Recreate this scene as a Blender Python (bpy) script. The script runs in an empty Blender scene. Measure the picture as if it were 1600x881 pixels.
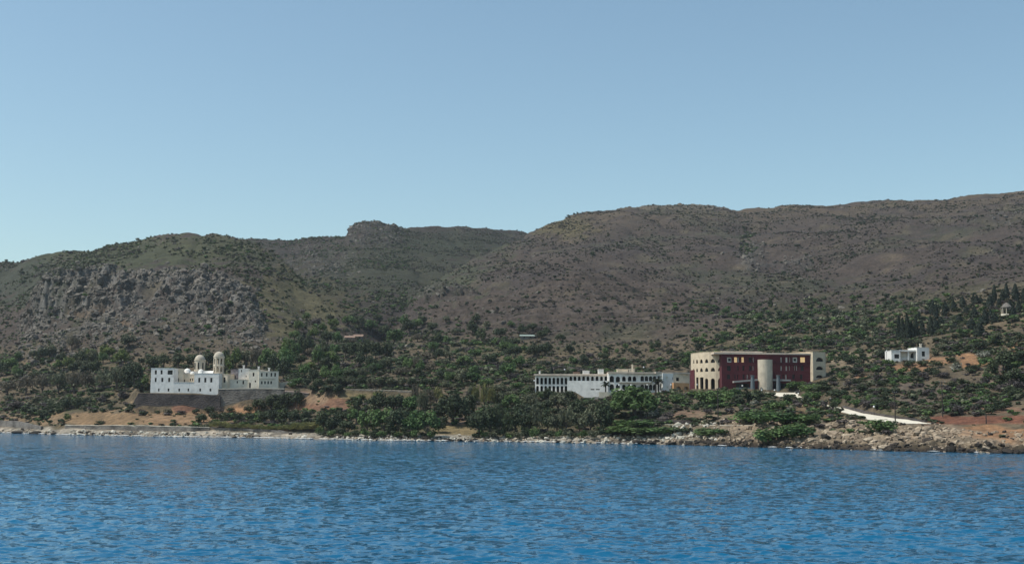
import bpy, bmesh, math, random
import numpy as np
from mathutils import Vector, Matrix, geometry

random.seed(7); RNG = np.random.default_rng(11)
sc = bpy.context.scene
COL = sc.collection

# ------------------------------------------------------------------ camera, sky, sun, exposure
W, H, F = 1600.0, 881.0, 2000.0
CAMH, PITCH, ROLL = 6.0, math.atan(217.5/2000.0), 0.0075
cam_d = bpy.data.cameras.new('camera'); cam = bpy.data.objects.new('camera', cam_d); COL.objects.link(cam)
cam_d.sensor_width = 36.0; cam_d.lens = 36.0*F/W; cam_d.clip_start = 0.5; cam_d.clip_end = 20000
_F = Vector((0, math.cos(PITCH), math.sin(PITCH))); _R0 = Vector((1, 0, 0)); _U0 = Vector((0, -math.sin(PITCH), math.cos(PITCH)))
_R = _R0*math.cos(ROLL) + _U0*math.sin(ROLL); _U = -_R0*math.sin(ROLL) + _U0*math.cos(ROLL)
cam.matrix_world = Matrix(((_R.x, _U.x, -_F.x, 0), (_R.y, _U.y, -_F.y, 0), (_R.z, _U.z, -_F.z, CAMH), (0, 0, 0, 1)))
sc.camera = cam

SUN_EL, SUN_AZ = math.radians(57), math.radians(-100)      # azimuth from +Y (view direction), negative = left
world = bpy.data.worlds.new('World'); sc.world = world; world.use_nodes = True
wn = world.node_tree; bgn = wn.nodes['Background']
sky = wn.nodes.new('ShaderNodeTexSky'); sky.sky_type = 'NISHITA'; sky.sun_disc = False
sky.sun_elevation = SUN_EL; sky.sun_rotation = SUN_AZ; sky.air_density = 1.0; sky.dust_density = 1.0; sky.ozone_density = 1.4
tint = wn.nodes.new('ShaderNodeMix'); tint.data_type = 'RGBA'; tint.blend_type = 'MULTIPLY'; tint.inputs[0].default_value = 1.0
tint.inputs[7].default_value = (0.925, 1.0, 0.90, 1)
wn.links.new(sky.outputs[0], tint.inputs[6]); wn.links.new(tint.outputs[2], bgn.inputs[0])
bgn.inputs[1].default_value = 0.121

sun_d = bpy.data.lights.new('sun', 'SUN'); sun = bpy.data.objects.new('sun', sun_d); COL.objects.link(sun)
sun_d.energy = 3.3; sun_d.angle = math.radians(0.5); sun_d.color = (1.0, 0.955, 0.88)
_sd = Vector((math.sin(SUN_AZ)*math.cos(SUN_EL), math.cos(SUN_AZ)*math.cos(SUN_EL), math.sin(SUN_EL)))
sun.rotation_euler = _sd.to_track_quat('Z', 'Y').to_euler(); sun.location = (-200, 100, 400)
sc.view_settings.view_transform = 'Standard'; sc.view_settings.look = 'None'
sc.view_settings.exposure = 0.38; sc.view_settings.gamma = 1.0
sc.render.engine = 'CYCLES'

# ------------------------------------------------------------------ small helpers
def ray(px, py):
    a = (px-800.0)/F; b = -(py-440.5)/F
    d = _F + _R*a + _U*b
    return d.x/d.y, d.z/d.y
def pt(px, py, Y):
    rx, rz = ray(px, py); return Vector((rx*Y, Y, CAMH+rz*Y))
def zz(px, py, Y): return CAMH + ray(px, py)[1]*Y
def C2(px, Y, py=600): return (ray(px, py)[0]*Y, Y)
def tag(o, label=None, cat=None, group=None, kind=None):
    if label: o['label'] = label
    if cat: o['category'] = cat
    if group: o['group'] = group
    if kind: o['kind'] = kind
    return o
def link(o, parent=None):
    COL.objects.link(o)
    if parent is not None: o.parent = parent
    return o
def empty(name, loc, label=None, cat=None, group=None):
    o = bpy.data.objects.new(name, None); o.location = loc; o.empty_display_size = 1
    return tag(link(o), label, cat, group)
def mesh_obj(name, verts, faces, mat, parent=None, smooth=False):
    """world-space verts; made relative to the parent Empty (translation only)"""
    off = Vector(root_loc(parent)) if parent is not None else Vector((0, 0, 0))
    me = bpy.data.meshes.new(name)
    me.from_pydata([tuple(Vector(v)-off) for v in verts], [], faces)
    if mat is not None: me.materials.append(mat)
    if smooth: me.polygons.foreach_set('use_smooth', [True]*len(me.polygons))
    me.update()
    return link(bpy.data.objects.new(name, me), parent)
def root_loc(o):
    l = Vector((0, 0, 0))
    while o is not None: l += o.location; o = o.parent
    return l
class MB:
    def __init__(s): s.v = []; s.f = []
    def add(s, vs, fs):
        n = len(s.v); s.v += [tuple(v) for v in vs]; s.f += [tuple(i+n for i in f) for f in fs]
    def box(s, c, d, rz=0.0):
        cx, cy, cz = c; hx, hy, hz = d[0]/2, d[1]/2, d[2]/2; ca, sa = math.cos(rz), math.sin(rz)
        vs = []
        for z in (-hz, hz):
            for x, y in ((-hx, -hy), (hx, -hy), (hx, hy), (-hx, hy)): vs.append((cx+x*ca-y*sa, cy+x*sa+y*ca, cz+z))
        s.add(vs, [(3, 2, 1, 0), (4, 5, 6, 7), (0, 1, 5, 4), (1, 2, 6, 5), (2, 3, 7, 6), (3, 0, 4, 7)])
    def lathe(s, c, prof, n=16, cap=True, a0=0.0):
        cx, cy, cz = c; vs = []
        for r, z in prof:
            for k in range(n):
                a = a0+2*math.pi*k/n; vs.append((cx+r*math.cos(a), cy+r*math.sin(a), cz+z))
        fs = []
        for i in range(len(prof)-1):
            for k in range(n):
                k2 = (k+1) % n; fs.append((i*n+k, i*n+k2, (i+1)*n+k2, (i+1)*n+k))
        if cap: fs.append(tuple(range((len(prof)-1)*n, len(prof)*n)))
        s.add(vs, fs)
    def tube(s, p, q, r0, r1, n=6):
        p, q = Vector(p), Vector(q); d = (q-p).normalized()
        a = d.orthogonal().normalized(); b = d.cross(a); vs = []
        for c, r in ((p, r0), (q, r1)):
            for k in range(n):
                t = 2*math.pi*k/n; vs.append(c+a*(r*math.cos(t))+b*(r*math.sin(t)))
        s.add(vs, [(k, (k+1) % n, n+(k+1) % n, n+k) for k in range(n)]+[tuple(range(n-1, -1, -1)), tuple(range(n, 2*n))])
    def prism(s, poly, z0, z1):
        n = len(poly); s.add([(x, y, z0) for x, y in poly]+[(x, y, z1) for x, y in poly],
              [tuple(range(n-1, -1, -1)), tuple(range(n, 2*n))]+[(k, (k+1) % n, n+(k+1) % n, n+k) for k in range(n)])
    def build(s, name, mat, parent=None, smooth=False): return mesh_obj(name, s.v, s.f, mat, parent, smooth)

# ------------------------------------------------------------------ noise
_perm = np.random.default_rng(3).permutation(256).astype(np.int64); _perm = np.concatenate([_perm, _perm, _perm])
_ga = np.random.default_rng(4).uniform(0, 2*np.pi, 256); _gx, _gy = np.cos(_ga), np.sin(_ga)
def perlin(x, y, seed=0):
    x = np.asarray(x, float)+seed*17.31; y = np.asarray(y, float)+seed*9.77
    xi = np.floor(x).astype(np.int64); yi = np.floor(y).astype(np.int64); xf = x-xi; yf = y-yi
    xi &= 255; yi &= 255
    u = xf*xf*xf*(xf*(xf*6-15)+10); v = yf*yf*yf*(yf*(yf*6-15)+10)
    def g(ix, iy, dx, dy):
        h = _perm[_perm[ix & 255]+(iy & 255)]; return _gx[h]*dx+_gy[h]*dy
    a = g(xi, yi, xf, yf); b = g(xi+1, yi, xf-1, yf); c = g(xi, yi+1, xf, yf-1); d = g(xi+1, yi+1, xf-1, yf-1)
    return ((a*(1-u)+b*u)*(1-v)+(c*(1-u)+d*u)*v)*1.5
def fbm(x, y, wl, octv=4, seed=0, gain=0.5):
    s = 0; a = 1.0
    for i in range(octv):
        s = s+a*perlin(x/wl, y/wl, seed+i*3); a *= gain; wl *= 0.5
    return s
def ridged(x, y, wl, octv=4, seed=0):
    s = 0; a = 1.0
    for i in range(octv):
        s = s+a*(1-2*np.abs(perlin(x/wl, y/wl, seed+i*5))); a *= 0.5; wl *= 0.5
    return s
def sstep(a, b, x):
    t = np.clip((x-a)/(b-a), 0, 1); return t*t*(3-2*t)

# ------------------------------------------------------------------ materials
MATS = {}
def nodemat(name):
    m = bpy.data.materials.new(name); m.use_nodes = True; MATS[name] = m
    return m, m.node_tree, m.node_tree.nodes['Principled BSDF']
def rgba(c): return (c[0], c[1], c[2], 1.0)
def mixcol(nt, a, b, fac, mode='MIX'):
    n = nt.nodes.new('ShaderNodeMix'); n.data_type = 'RGBA'; n.blend_type = mode
    for sock, v in ((n.inputs[0], fac), (n.inputs[6], a), (n.inputs[7], b)):
        if hasattr(v, 'links'): nt.links.new(v, sock)
        elif isinstance(v, tuple): sock.default_value = rgba(v)
        else: sock.default_value = v
    return n.outputs[2]
def noise(nt, scale, detail=3.0, rough=0.55, coord='Object', stretch=None):
    tc = nt.nodes.new('ShaderNodeTexCoord'); n = nt.nodes.new('ShaderNodeTexNoise')
    n.inputs['Scale'].default_value = scale; n.inputs['Detail'].default_value = detail; n.inputs['Roughness'].default_value = rough
    out = tc.outputs[coord]
    if stretch:
        mp = nt.nodes.new('ShaderNodeMapping'); mp.inputs['Scale'].default_value = stretch; nt.links.new(out, mp.inputs[0]); out = mp.outputs[0]
    nt.links.new(out, n.inputs['Vector']); return n.outputs[0]
def ramp(nt, fac, a, b):
    r = nt.nodes.new('ShaderNodeMapRange'); r.inputs[1].default_value = a; r.inputs[2].default_value = b; nt.links.new(fac, r.inputs[0]); return r.outputs[0]
def plain(name, c, rough=0.85, var=0.18, scale=0.6, dark=None, streak=True):
    m, nt, b = nodemat(name)
    d = dark or tuple(x*(1-var*1.6) for x in c)
    o = mixcol(nt, c, d, ramp(nt, noise(nt, scale, 5), 0.42, 0.75))
    if streak: o = mixcol(nt, o, tuple(x*0.72 for x in c), ramp(nt, noise(nt, 1.0, 4, 0.6, stretch=(0.9, 0.9, 0.12)), 0.55, 0.85))
    nt.links.new(o, b.inputs['Base Color']); b.inputs['Roughness'].default_value = rough
    return m
M_white = plain('white_plaster', (0.78, 0.76, 0.71))
M_dome = plain('weathered_dome_plaster', (0.48, 0.42, 0.33), var=0.25)
M_ochre = plain('ochre_plaster', (0.56, 0.49, 0.38), var=0.22)
M_cream = plain('cream_plaster', (0.72, 0.62, 0.47))
M_palecream = plain('pale_cream_plaster', (0.78, 0.71, 0.58))
M_beige = plain('beige_render', (0.60, 0.50, 0.36))
M_greywhite = plain('pale_render', (0.64, 0.58, 0.47))
M_red = plain('dark_red_render', (0.086, 0.007, 0.013), var=0.25)
M_orange = plain('orange_render', (0.62, 0.34, 0.16))
M_tile = plain('terracotta', (0.22, 0.145, 0.105))
M_roof = plain('roof_screed', (0.62, 0.52, 0.42))
M_pinkcap = plain('pink_coping', (0.55, 0.40, 0.34))
M_bluecol = plain('slate_blue_paint', (0.11, 0.135, 0.15))
M_canopy = plain('canopy_grey', (0.34, 0.33, 0.31))
M_shutter = plain('pale_shutter', (0.80, 0.76, 0.66), streak=False)
M_yellow = plain('sunlit_glow_panel', (0.90, 0.66, 0.34), streak=False)
M_yellow.node_tree.nodes['Principled BSDF'].inputs['Emission Color'].default_value = (1.0, 0.66, 0.30, 1); M_yellow.node_tree.nodes['Principled BSDF'].inputs['Emission Strength'].default_value = 0.35  # warm emission imitates sunlit surfaces seen through the openings; no lamps inside
M_metal = plain('grey_metal', (0.22, 0.22, 0.22), 0.5)
M_wood = plain('pole_wood', (0.035, 0.028, 0.024))
M_globe = plain('white_globe', (0.8, 0.8, 0.8), 0.3, var=0.03, streak=False)
M_concrete = plain('pale_concrete', (0.66, 0.60, 0.48), 0.9, scale=0.25, streak=False)
m, nt, b = nodemat('window_glass'); b.inputs['Base Color'].default_value = (0.012, 0.014, 0.018, 1); b.inputs['Roughness'].default_value = 0.15; b.inputs['Specular IOR Level'].default_value = 0.2; M_glass = m
def stone(name, c, c2, scale=1.2):
    m, nt, b = nodemat(name)
    tc = nt.nodes.new('ShaderNodeTexCoord'); vo = nt.nodes.new('ShaderNodeTexVoronoi'); vo.inputs['Scale'].default_value = scale
    mp = nt.nodes.new('ShaderNodeMapping'); mp.inputs['Scale'].default_value = (1, 1, 1.8); nt.links.new(tc.outputs['Object'], mp.inputs[0]); nt.links.new(mp.outputs[0], vo.inputs['Vector'])
    o = mixcol(nt, c, c2, vo.outputs['Color']); o2 = mixcol(nt, o, tuple(x*0.35 for x in c), ramp(nt, noise(nt, 0.22, 5), 0.45, 0.72))
    nt.links.new(o2, b.inputs['Base Color']); b.inputs['Roughness'].default_value = 0.95
    bp = nt.nodes.new('ShaderNodeBump'); bp.inputs['Strength'].default_value = 0.9; bp.inputs['Distance'].default_value = 0.15
    nt.links.new(vo.outputs['Distance'], bp.inputs['Height']); nt.links.new(bp.outputs[0], b.inputs['Normal'])
    return m
M_stonedark = stone('dark_rubble_stone', (0.050, 0.042, 0.040), (0.092, 0.075, 0.068))
M_stonegrey = stone('grey_rubble_stone', (0.13, 0.115, 0.10), (0.21, 0.19, 0.165))
M_stonemauve = stone('mauve_stone', (0.21, 0.18, 0.18), (0.30, 0.26, 0.26))
def leafmat(name, c1, c2, trans=0.25):
    m, nt, b = nodemat(name)
    oi = nt.nodes.new('ShaderNodeObjectInfo')
    at = nt.nodes.new('ShaderNodeAttribute'); at.attribute_name = 'leafvar'
    o = mixcol(nt, c1, c2, oi.outputs['Random'])
    o = mixcol(nt, o, (1.0, 1.0, 1.0), 0.0)
    mul = nt.nodes.new('ShaderNodeMapRange'); mul.inputs[3].default_value = 0.55; mul.inputs[4].default_value = 1.45; nt.links.new(at.outputs['Fac'], mul.inputs[0])
    vm = nt.nodes.new('ShaderNodeVectorMath'); vm.operation = 'SCALE'; nt.links.new(o, vm.inputs[0]); nt.links.new(mul.outputs[0], vm.inputs['Scale'])
    nt.links.new(vm.outputs[0], b.inputs['Base Color']); b.inputs['Roughness'].default_value = 0.65; b.inputs['Specular IOR Level'].default_value = 0.25
    tr = nt.nodes.new('ShaderNodeBsdfTranslucent'); nt.links.new(vm.outputs[0], tr.inputs[0])
    mx = nt.nodes.new('ShaderNodeMixShader'); mx.inputs[0].default_value = trans
    out = nt.nodes['Material Output']; nt.links.new(b.outputs[0], mx.inputs[1]); nt.links.new(tr.outputs[0], mx.inputs[2]); nt.links.new(mx.outputs[0], out.inputs[0])
    return m
L_dark = leafmat('leaf_dark', (0.036, 0.052, 0.026), (0.060, 0.078, 0.036))
L_green = leafmat('leaf_green', (0.058, 0.112, 0.034), (0.105, 0.158, 0.052))
L_bright = leafmat('leaf_bright', (0.075, 0.12, 0.030), (0.12, 0.15, 0.040))
L_olive = leafmat('leaf_olive', (0.088, 0.100, 0.058), (0.125, 0.132, 0.078))
L_brown = leafmat('leaf_brown', (0.105, 0.088, 0.062), (0.14, 0.125, 0.085))
L_yellow = leafmat('leaf_yellow', (0.15, 0.155, 0.055), (0.20, 0.19, 0.075))
L_purple = leafmat('leaf_purple', (0.070, 0.060, 0.058), (0.105, 0.088, 0.080))
L_cypress = leafmat('leaf_cypress', (0.014, 0.024, 0.016), (0.024, 0.034, 0.020), 0.12)
L_silver = leafmat('leaf_silver', (0.20, 0.21, 0.17), (0.26, 0.26, 0.21))
M_bark = plain('bark', (0.07, 0.055, 0.045), 0.95)

# ------------------------------------------------------------------ terrain height field
U_in = np.linspace(-0.44, 0.44, 800); U_out = 0.44+np.cumsum(np.linspace(0.002, 0.014, 44))
US = np.concatenate([-U_out[::-1], U_in, U_out])
YS = np.concatenate([np.arange(236, 560, 1.0), np.arange(560, 790, 1.1), np.arange(790, 900, 2.5), np.arange(900, 1750, 5.0), np.arange(1750, 2300, 22.0)])
def row(pts, shore=None):
    """polyline of (px, py, Y) -> Y(u), z(u)"""
    us, ys, zs = [], [], []
    for px, py, Y in pts:
        p = pt(px, py, Y); us.append(p.x/p.y); ys.append(p.y); zs.append(p.z)
    k = np.hanning(9); k /= k.sum()
    f = lambda a: np.convolve(np.pad(np.interp(US, us, a), 4, mode='edge'), k, mode='valid')
    return f(ys), f(zs)
SHORE = [(-900, 660), (-300, 671), (0, 676), (100, 679), (200, 681), (300, 683), (400, 684), (500, 686), (600, 688), (700, 689), (800, 690), (900, 692), (1000, 693.5), (1100, 696), (1200, 699), (1300, 702), (1400, 705), (1500, 707), (1600, 709), (1900, 716), (2500, 735)]
def sea_hit(px, py): rz = ray(px, py)[1]; return -CAMH/rz
us = []; ys = []
for px, py in SHORE:
    Yh = sea_hit(px, py); us.append(ray(px, py)[0]); ys.append(Yh)
YSH = np.interp(US, us, ys)
YSH = YSH + 1.6*fbm(US*400, US*0, 9.0, 4, 5)
def shoreY(u): return np.interp(u, US, YSH)
def rowd(pts):          # (px, py, dY from shore)
    return row([(px, py, float(shoreY(ray(px, py)[0]))+d) for px, py, d in pts])
rS = (YSH, np.zeros_like(US)); rS0 = (YSH-14, np.full_like(US, -3.0)); rS1 = (YSH-60, np.full_like(US, -9.0))
_pxu = 800+US*2000
rA = (YSH+np.interp(_pxu, [0, 700, 1000, 1300, 1600], [6, 5, 7, 8, 8]), np.interp(_pxu, [0, 700, 900, 1100, 1300, 1600], [1.3, 1.1, 1.2, 1.6, 2.0, 2.2]))
rB = rowd([(-900, 640, 20), (0, 660, 16), (60, 665, 14), (110, 665, 12), (330, 666, 12), (440, 672, 12), (560, 676, 10), (690, 676, 12), (740, 679, 11), (800, 682, 10), (900, 681, 11), (960, 676, 14), (1080, 666, 22), (1140, 663, 26), (1200, 662, 30), (1300, 660, 36), (1400, 663, 40), (1450, 662, 42), (1500, 666, 44), (1600, 664, 45), (2400, 664, 45)])
rC = row([(-900, 610, 620), (0, 642, 545), (100, 643, 500), (210, 649, 468), (345, 649, 468), (440, 650, 455), (480, 650, 440), (560, 652, 425), (650, 658, 412), (710, 660, 412), (800, 655, 410), (900, 646, 405), (960, 644, 400), (1080, 645, 385), (1130, 644, 382), (1200, 640, 378), (1300, 638, 372), (1400, 645, 350), (1480, 650, 338), (1600, 650, 325), (2400, 640, 300)])
rC2 = row([(-900, 590, 650), (0, 626, 565), (100, 630, 522), (200, 636, 484), (213, 649, 485.5), (345, 648, 485.5), (400, 648, 484), (440, 647, 482), (475, 640, 476), (500, 630, 470), (530, 621, 467), (650, 623, 462), (665, 630, 450), (710, 635, 440), (800, 632, 440), (900, 630, 434), (1000, 628, 432), (1080, 625, 428), (1180, 622, 420), (1250, 620, 412), (1300, 618, 405), (1400, 618, 390), (1500, 616, 380), (1600, 610, 368), (2400, 590, 340)])
rD = row([(-900, 570, 690), (0, 612, 590), (100, 614, 550), (200, 616, 506), (215, 614, 488.5), (345, 609, 488.5), (440, 608, 486.5), (475, 612, 484), (500, 609, 480), (530, 607, 470.5), (650, 611, 465.5), (665, 612, 470), (710, 612, 470), (800, 612, 465), (900, 613, 458), (1000, 610, 455), (1080, 609, 452), (1180, 608, 450), (1250, 606, 446), (1300, 600, 440), (1400, 588, 430), (1500, 582, 420), (1600, 572, 410), (2400, 540, 380)])
rE = row([(-900, 520, 760), (0, 562, 680), (100, 566, 650), (210, 572, 610), (345, 576, 590), (440, 572, 590), (560, 556, 620), (650, 546, 640), (710, 541, 640), (800, 546, 620), (900, 568, 560), (1000, 572, 540), (1080, 564, 532), (1180, 552, 525), (1300, 545, 520), (1400, 540, 505), (1500, 520, 500), (1600, 498, 500), (2400, 450, 480)])
rE2 = (rE[0]+260, rE[1]+14.0)
def layer(rows, tail=-0.4, lead=0.7):
    Yk = np.stack([r[0] for r in rows]); Zk = np.stack([r[1] for r in rows])
    for i in range(1, len(rows)): Yk[i] = np.maximum(Yk[i], Yk[i-1]+0.8)
    Yk = np.vstack([Yk[:1]-1000, Yk, Yk[-1:]+1000]); Zk = np.vstack([Zk[:1]-1000*lead, Zk, Zk[-1:]+1000*tail])
    out = np.empty((len(YS), len(US)))
    for i in range(len(US)): out[:, i] = np.interp(YS, Yk[:, i], Zk[:, i])
    return out
def smooth_rows(Z, n):
    k = np.hanning(2*n+3)[1:-1]; k /= k.sum(); p = np.pad(Z, ((n, n), (0, 0)), mode='edge'); out = np.zeros_like(Z)
    for j in range(2*n+1): out += k[j]*p[j:j+len(Z)]
    return out
base = smooth_rows(layer([rS1, rS0, rS, rA, rB, rC, rC2, rD, rE, rE2], 0.0), 1)
foot = (rE[0]-6, rE[1]-2.0)
R1 = row([(300, 620, 700), (540, 575, 700), (600, 545, 720), (640, 512, 770), (700, 505, 760), (830, 505, 730), (1000, 495, 735), (1150, 472, 760), (1300, 455, 780), (1450, 440, 720), (1600, 425, 700), (2400, 390, 680)])
RC = row([(300, 640, 800), (540, 580, 800), (600, 530, 820), (640, 480, 880), (690, 431, 1000), (740, 404, 1080), (800, 377, 1180), (830, 362, 1230), (860, 349, 1280), (905, 333, 1330), (940, 331, 1360), (970, 324, 1400), (1020, 321, 1420), (1070, 318, 1450), (1130, 321, 1460), (1157, 327, 1480), (1230, 319, 1480), (1300, 316, 1480), (1370, 311, 1480), (1450, 308, 1450), (1530, 305, 1420), (1600, 300, 1400), (2400, 270, 1250)])
R = layer([foot, R1, RC], -0.35)
MF = row([(-900, 540, 900), (300, 540, 800), (560, 512, 800), (640, 500, 840), (700, 485, 900), (900, 470, 1000), (2400, 470, 1000)])
MM = row([(-900, 460, 1150), (300, 440, 1150), (450, 432, 1120), (560, 425, 1100), (640, 418, 1150), (750, 398, 1300), (900, 400, 1350), (2400, 420, 1350)])
MC = row([(-900, 425, 1500), (0, 415, 1500), (300, 379, 1500), (380, 375, 1500), (410, 374, 1500), (460, 375, 1520), (500, 370, 1500), (538, 367, 1480), (560, 361, 1460), (620, 356, 1480), (660, 354, 1550), (700, 352, 1600), (760, 357, 1650), (800, 361, 1700), (900, 375, 1700), (1100, 400, 1700), (2400, 420, 1700)])
Mh = layer([MF, MM, MC], -0.3)
LM = row([(-900, 470, 950), (0, 488, 860), (100, 440, 830), (200, 424, 830), (300, 420, 830), (380, 430, 820), (430, 455, 800), (480, 490, 770), (540, 525, 720), (600, 560, 700), (2400, 700, 900)])
LC = row([(-900, 450, 1150), (-300, 430, 1150), (0, 409, 1100), (80, 396, 1080), (150, 385, 1060), (215, 374, 1050), (262, 364, 1010), (290, 362, 1000), (330, 364, 1000), (378, 373, 980), (420, 392, 940), (450, 415, 900), (480, 446, 860), (520, 481, 800), (550, 507, 770), (600, 560, 740), (700, 640, 740), (2400, 760, 900)])
Lh = layer([foot, LM, LC], -0.45)
BF = row([(-900, 640, 700), (-50, 590, 690), (20, 574, 662), (60, 572, 655), (210, 576, 622), (345, 578, 604), (410, 580, 602), (450, 590, 600), (520, 640, 620), (2400, 800, 700)])
BM = row([(-900, 660, 760), (-50, 590, 760), (20, 540, 745), (60, 500, 738), (140, 492, 722), (200, 494, 706), (260, 508, 690), (330, 508, 682), (395, 510, 668), (430, 560, 640), (520, 640, 680), (2400, 800, 750)])
BT = row([(-900, 680, 800), (-50, 600, 790), (20, 530, 765), (48, 470, 758), (66, 440, 750), (90, 432, 745), (190, 430, 735), (260, 428, 735), (330, 430, 730), (372, 446, 718), (400, 482, 700), (432, 545, 680), (520, 660, 700), (2400, 820, 800)])
Bl = layer([BF, BM, BT], -0.10)
def smax(a, b, k):
    h = np.clip(0.5+0.5*(a-b)/k, 0, 1); return b*(1-h)+a*h+k*h*(1-h)
GU, GY = np.meshgrid(US, YS); GX = GU*GY
hill = smax(R, Mh, 6); hill = smax(hill, Lh, 6)
bluffm = sstep(-4, 4, Bl-np.maximum(hill, base))
Z = smax(base, hill, 3.0); Z = smax(Z, Bl, 2.0)
hm = sstep(0, 14, Z-base) * sstep(560, 700, GY)          # hill mask
def project(x, y, z):
    dx, dy, dz = x, y, z-CAMH
    d = dx*_F.x+dy*_F.y+dz*_F.z; a = dx*_R.x+dy*_R.y+dz*_R.z; b = dx*_U.x+dy*_U.y+dz*_U.z
    return 800+F*a/d, 440.5-F*b/d
PX, PY = project(GX, GY, Z)
def blob(px, py, rx, ry, warp=0.35, seed=0, x=None, y=None):
    x = PX if x is None else x; y = PY if y is None else y
    d = np.sqrt(((x-px)/rx)**2+((y-py)/ry)**2)+warp*fbm(GX, GY, 14.0, 3, 20+seed)
    return 1-sstep(0.7, 1.1, d)
near = sstep(360, 560, GY)
# broad relief
amp = hm*np.clip((RC[0][None, :]*1.15-GY)/500, 0.25, 1)
Z += amp*(7.0*fbm(GX, GY, 190, 3, 1)+2.6*fbm(GX, GY, 55, 3, 2))
Z += hm*(1.0*fbm(GX, GY, 17, 3, 3))
sh_d = GY-YSH[None, :]
coast = sstep(8, 40, sh_d)
Z += (1-hm)*coast*0.7*fbm(GX, GY, 18, 3, 4)
# gullies running down the slopes
gl = ridged(GX+0.25*GY, GY*0.22, 90, 2, 8)
Z -= hm*(1-bluffm)*3.0*sstep(0.7, 1.5, gl)
# dry-stone terraces on the lower right hill
tr = blob(930, 480, 190, 45, seed=1)+blob(720, 480, 90, 30, seed=2)
step = (np.mod(Z/5.0+0.4*fbm(GX, GY, 70, 2, 9), 1.0))
Z += np.clip(tr, 0, 1)*2.4*(sstep(0.0, 0.10, step)-step)
# craggy rock
rk = np.zeros_like(Z)
_cl = np.clip(blob(135, 462, 95, 40, 0.25, 32), 0, 1)
rk = np.maximum(rk, bluffm*np.maximum(_cl, sstep(-0.35, 0.25, fbm(GX, GY, 38, 4, 31)+0.28)))
rk = np.maximum(rk, 0.95*blob(585, 370, 45, 26, 0.3, 3)*sstep(1250, 1350, GY))
rk = np.maximum(rk, 0.35*blob(688, 462, 52, 18, 0.3, 4)*sstep(780, 820, GY))
rk = np.maximum(rk, 0.7*blob(1175, 400, 22, 22, 0.4, 5)); rk = np.maximum(rk, 0.5*blob(1060, 322, 100, 8, 0.4, 6))
rk = np.maximum(rk, 0.7*blob(1240, 405, 40, 6, 0.4, 7)); rk = np.maximum(rk, 0.6*blob(1530, 342, 80, 8, 0.5, 8))
rk = np.maximum(rk, 0.6*blob(500, 410, 60, 25, 0.6, 9)*sstep(900, 1000, GY))
Z += bluffm*rk*(1.8*ridged(GX, GY, 26, 3, 12)-0.8) + (1-bluffm)*rk*(1.8*ridged(GX, GY, 22, 3, 13)-0.6) + bluffm*rk*(1.5*ridged(GX, GY, 8, 4, 18)-0.8+1.5*np.sign(fbm(GX, GY, 10, 3, 19))*sstep(0.0, 0.10, np.abs(fbm(GX, GY, 10, 3, 19))))
Z += bluffm*_cl*(2.2*np.sign(fbm(GX, GY*0.4, 7, 2, 33))*sstep(0.0, 0.2, np.abs(fbm(GX, GY*0.4, 7, 2, 33))))
ter = np.mod(Z/7.0+0.8*fbm(GX, GY, 40, 3, 14), 1.0)
Z += rk*3.2*(sstep(0.0, 0.22, ter)-ter)
# summit crag on the middle ridge
cx, cz = pt(585, 360, 1440).x, 0
crag = sstep(540, 547, PX)*(1-sstep(606, 640, PX))*np.exp(-(((GY-1440)/52)**4))
Z += crag*(np.clip(10.5-7.0*(PX-548)/75, 3, 10.5)+1.8*ridged(GX, GY, 18, 3, 15)-1.0)
# overhanging cliff band at the ravine mouth
cb = blob(688, 462, 50, 16, 0.2, 4)*sstep(780, 820, GY)
cb = np.clip(1-((PX-688)/52)**2, 0, 1)*(1-sstep(960, 1020, GY))
Z += np.sqrt(cb)*(6.5+4*fbm(GX, GY*0.2, 9, 3, 17))*sstep(-1.5, 2.5, GY-(846+9*fbm(GX, 0*GX, 16, 4, 16)+0.25*(GX+85)))*(1-sstep(850, 930, GY)*0.8)
# --- level ground under buildings, roads
def pad(px0, px1, Y0, Y1, z, du=0.004, f0=0.8, f1=14, py=608):
    global Z
    u0, u1 = ray(px0, py)[0], ray(px1, py)[0]
    m = sstep(u0-du, u0, GU)*(1-sstep(u1, u1+du, GU))*sstep(Y0-f0, Y0, GY)*(1-sstep(Y1, Y1+f1, GY))
    Z = Z*(1-m)+z*m
Z_MON = zz(290, 614, 490); Z_WING = zz(400, 607, 488); Z_ARC = zz(940, 613, 455); Z_RED = zz(1180, 608.5, 456); Z_VIL = zz(1415, 565.5, 462)
pad(222, 342, 489, 535, Z_MON, f0=1.0); pad(346, 440, 488, 535, Z_WING, f0=1.0)
pad(838, 1076, 452, 492, Z_ARC, f0=6); pad(1082, 1262, 452, 498, Z_RED, f0=3); pad(1396, 1450, 459, 480, Z_VIL, f0=5, py=565)
pad(884, 944, 441, 453, zz(905, 627.5, 451), f0=7, f1=0.8)
pad(527, 650, 470.5, 478, zz(590, 609, 470), f0=0.8)
U2 = US
def hgt(x, y):
    u = x/y; i = np.clip(np.searchsorted(US, u)-1, 0, len(US)-2); j = np.clip(np.searchsorted(YS, y)-1, 0, len(YS)-2)
    a = (u-US[i])/(US[i+1]-US[i]); b = (y-YS[j])/(YS[j+1]-YS[j])
    return (Z[j, i]*(1-a)+Z[j, i+1]*a)*(1-b)+(Z[j+1, i]*(1-a)+Z[j+1, i+1]*a)*b
_TY = np.concatenate([np.arange(240, 700, 0.8), np.arange(700, 1700, 3.0)])
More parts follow.
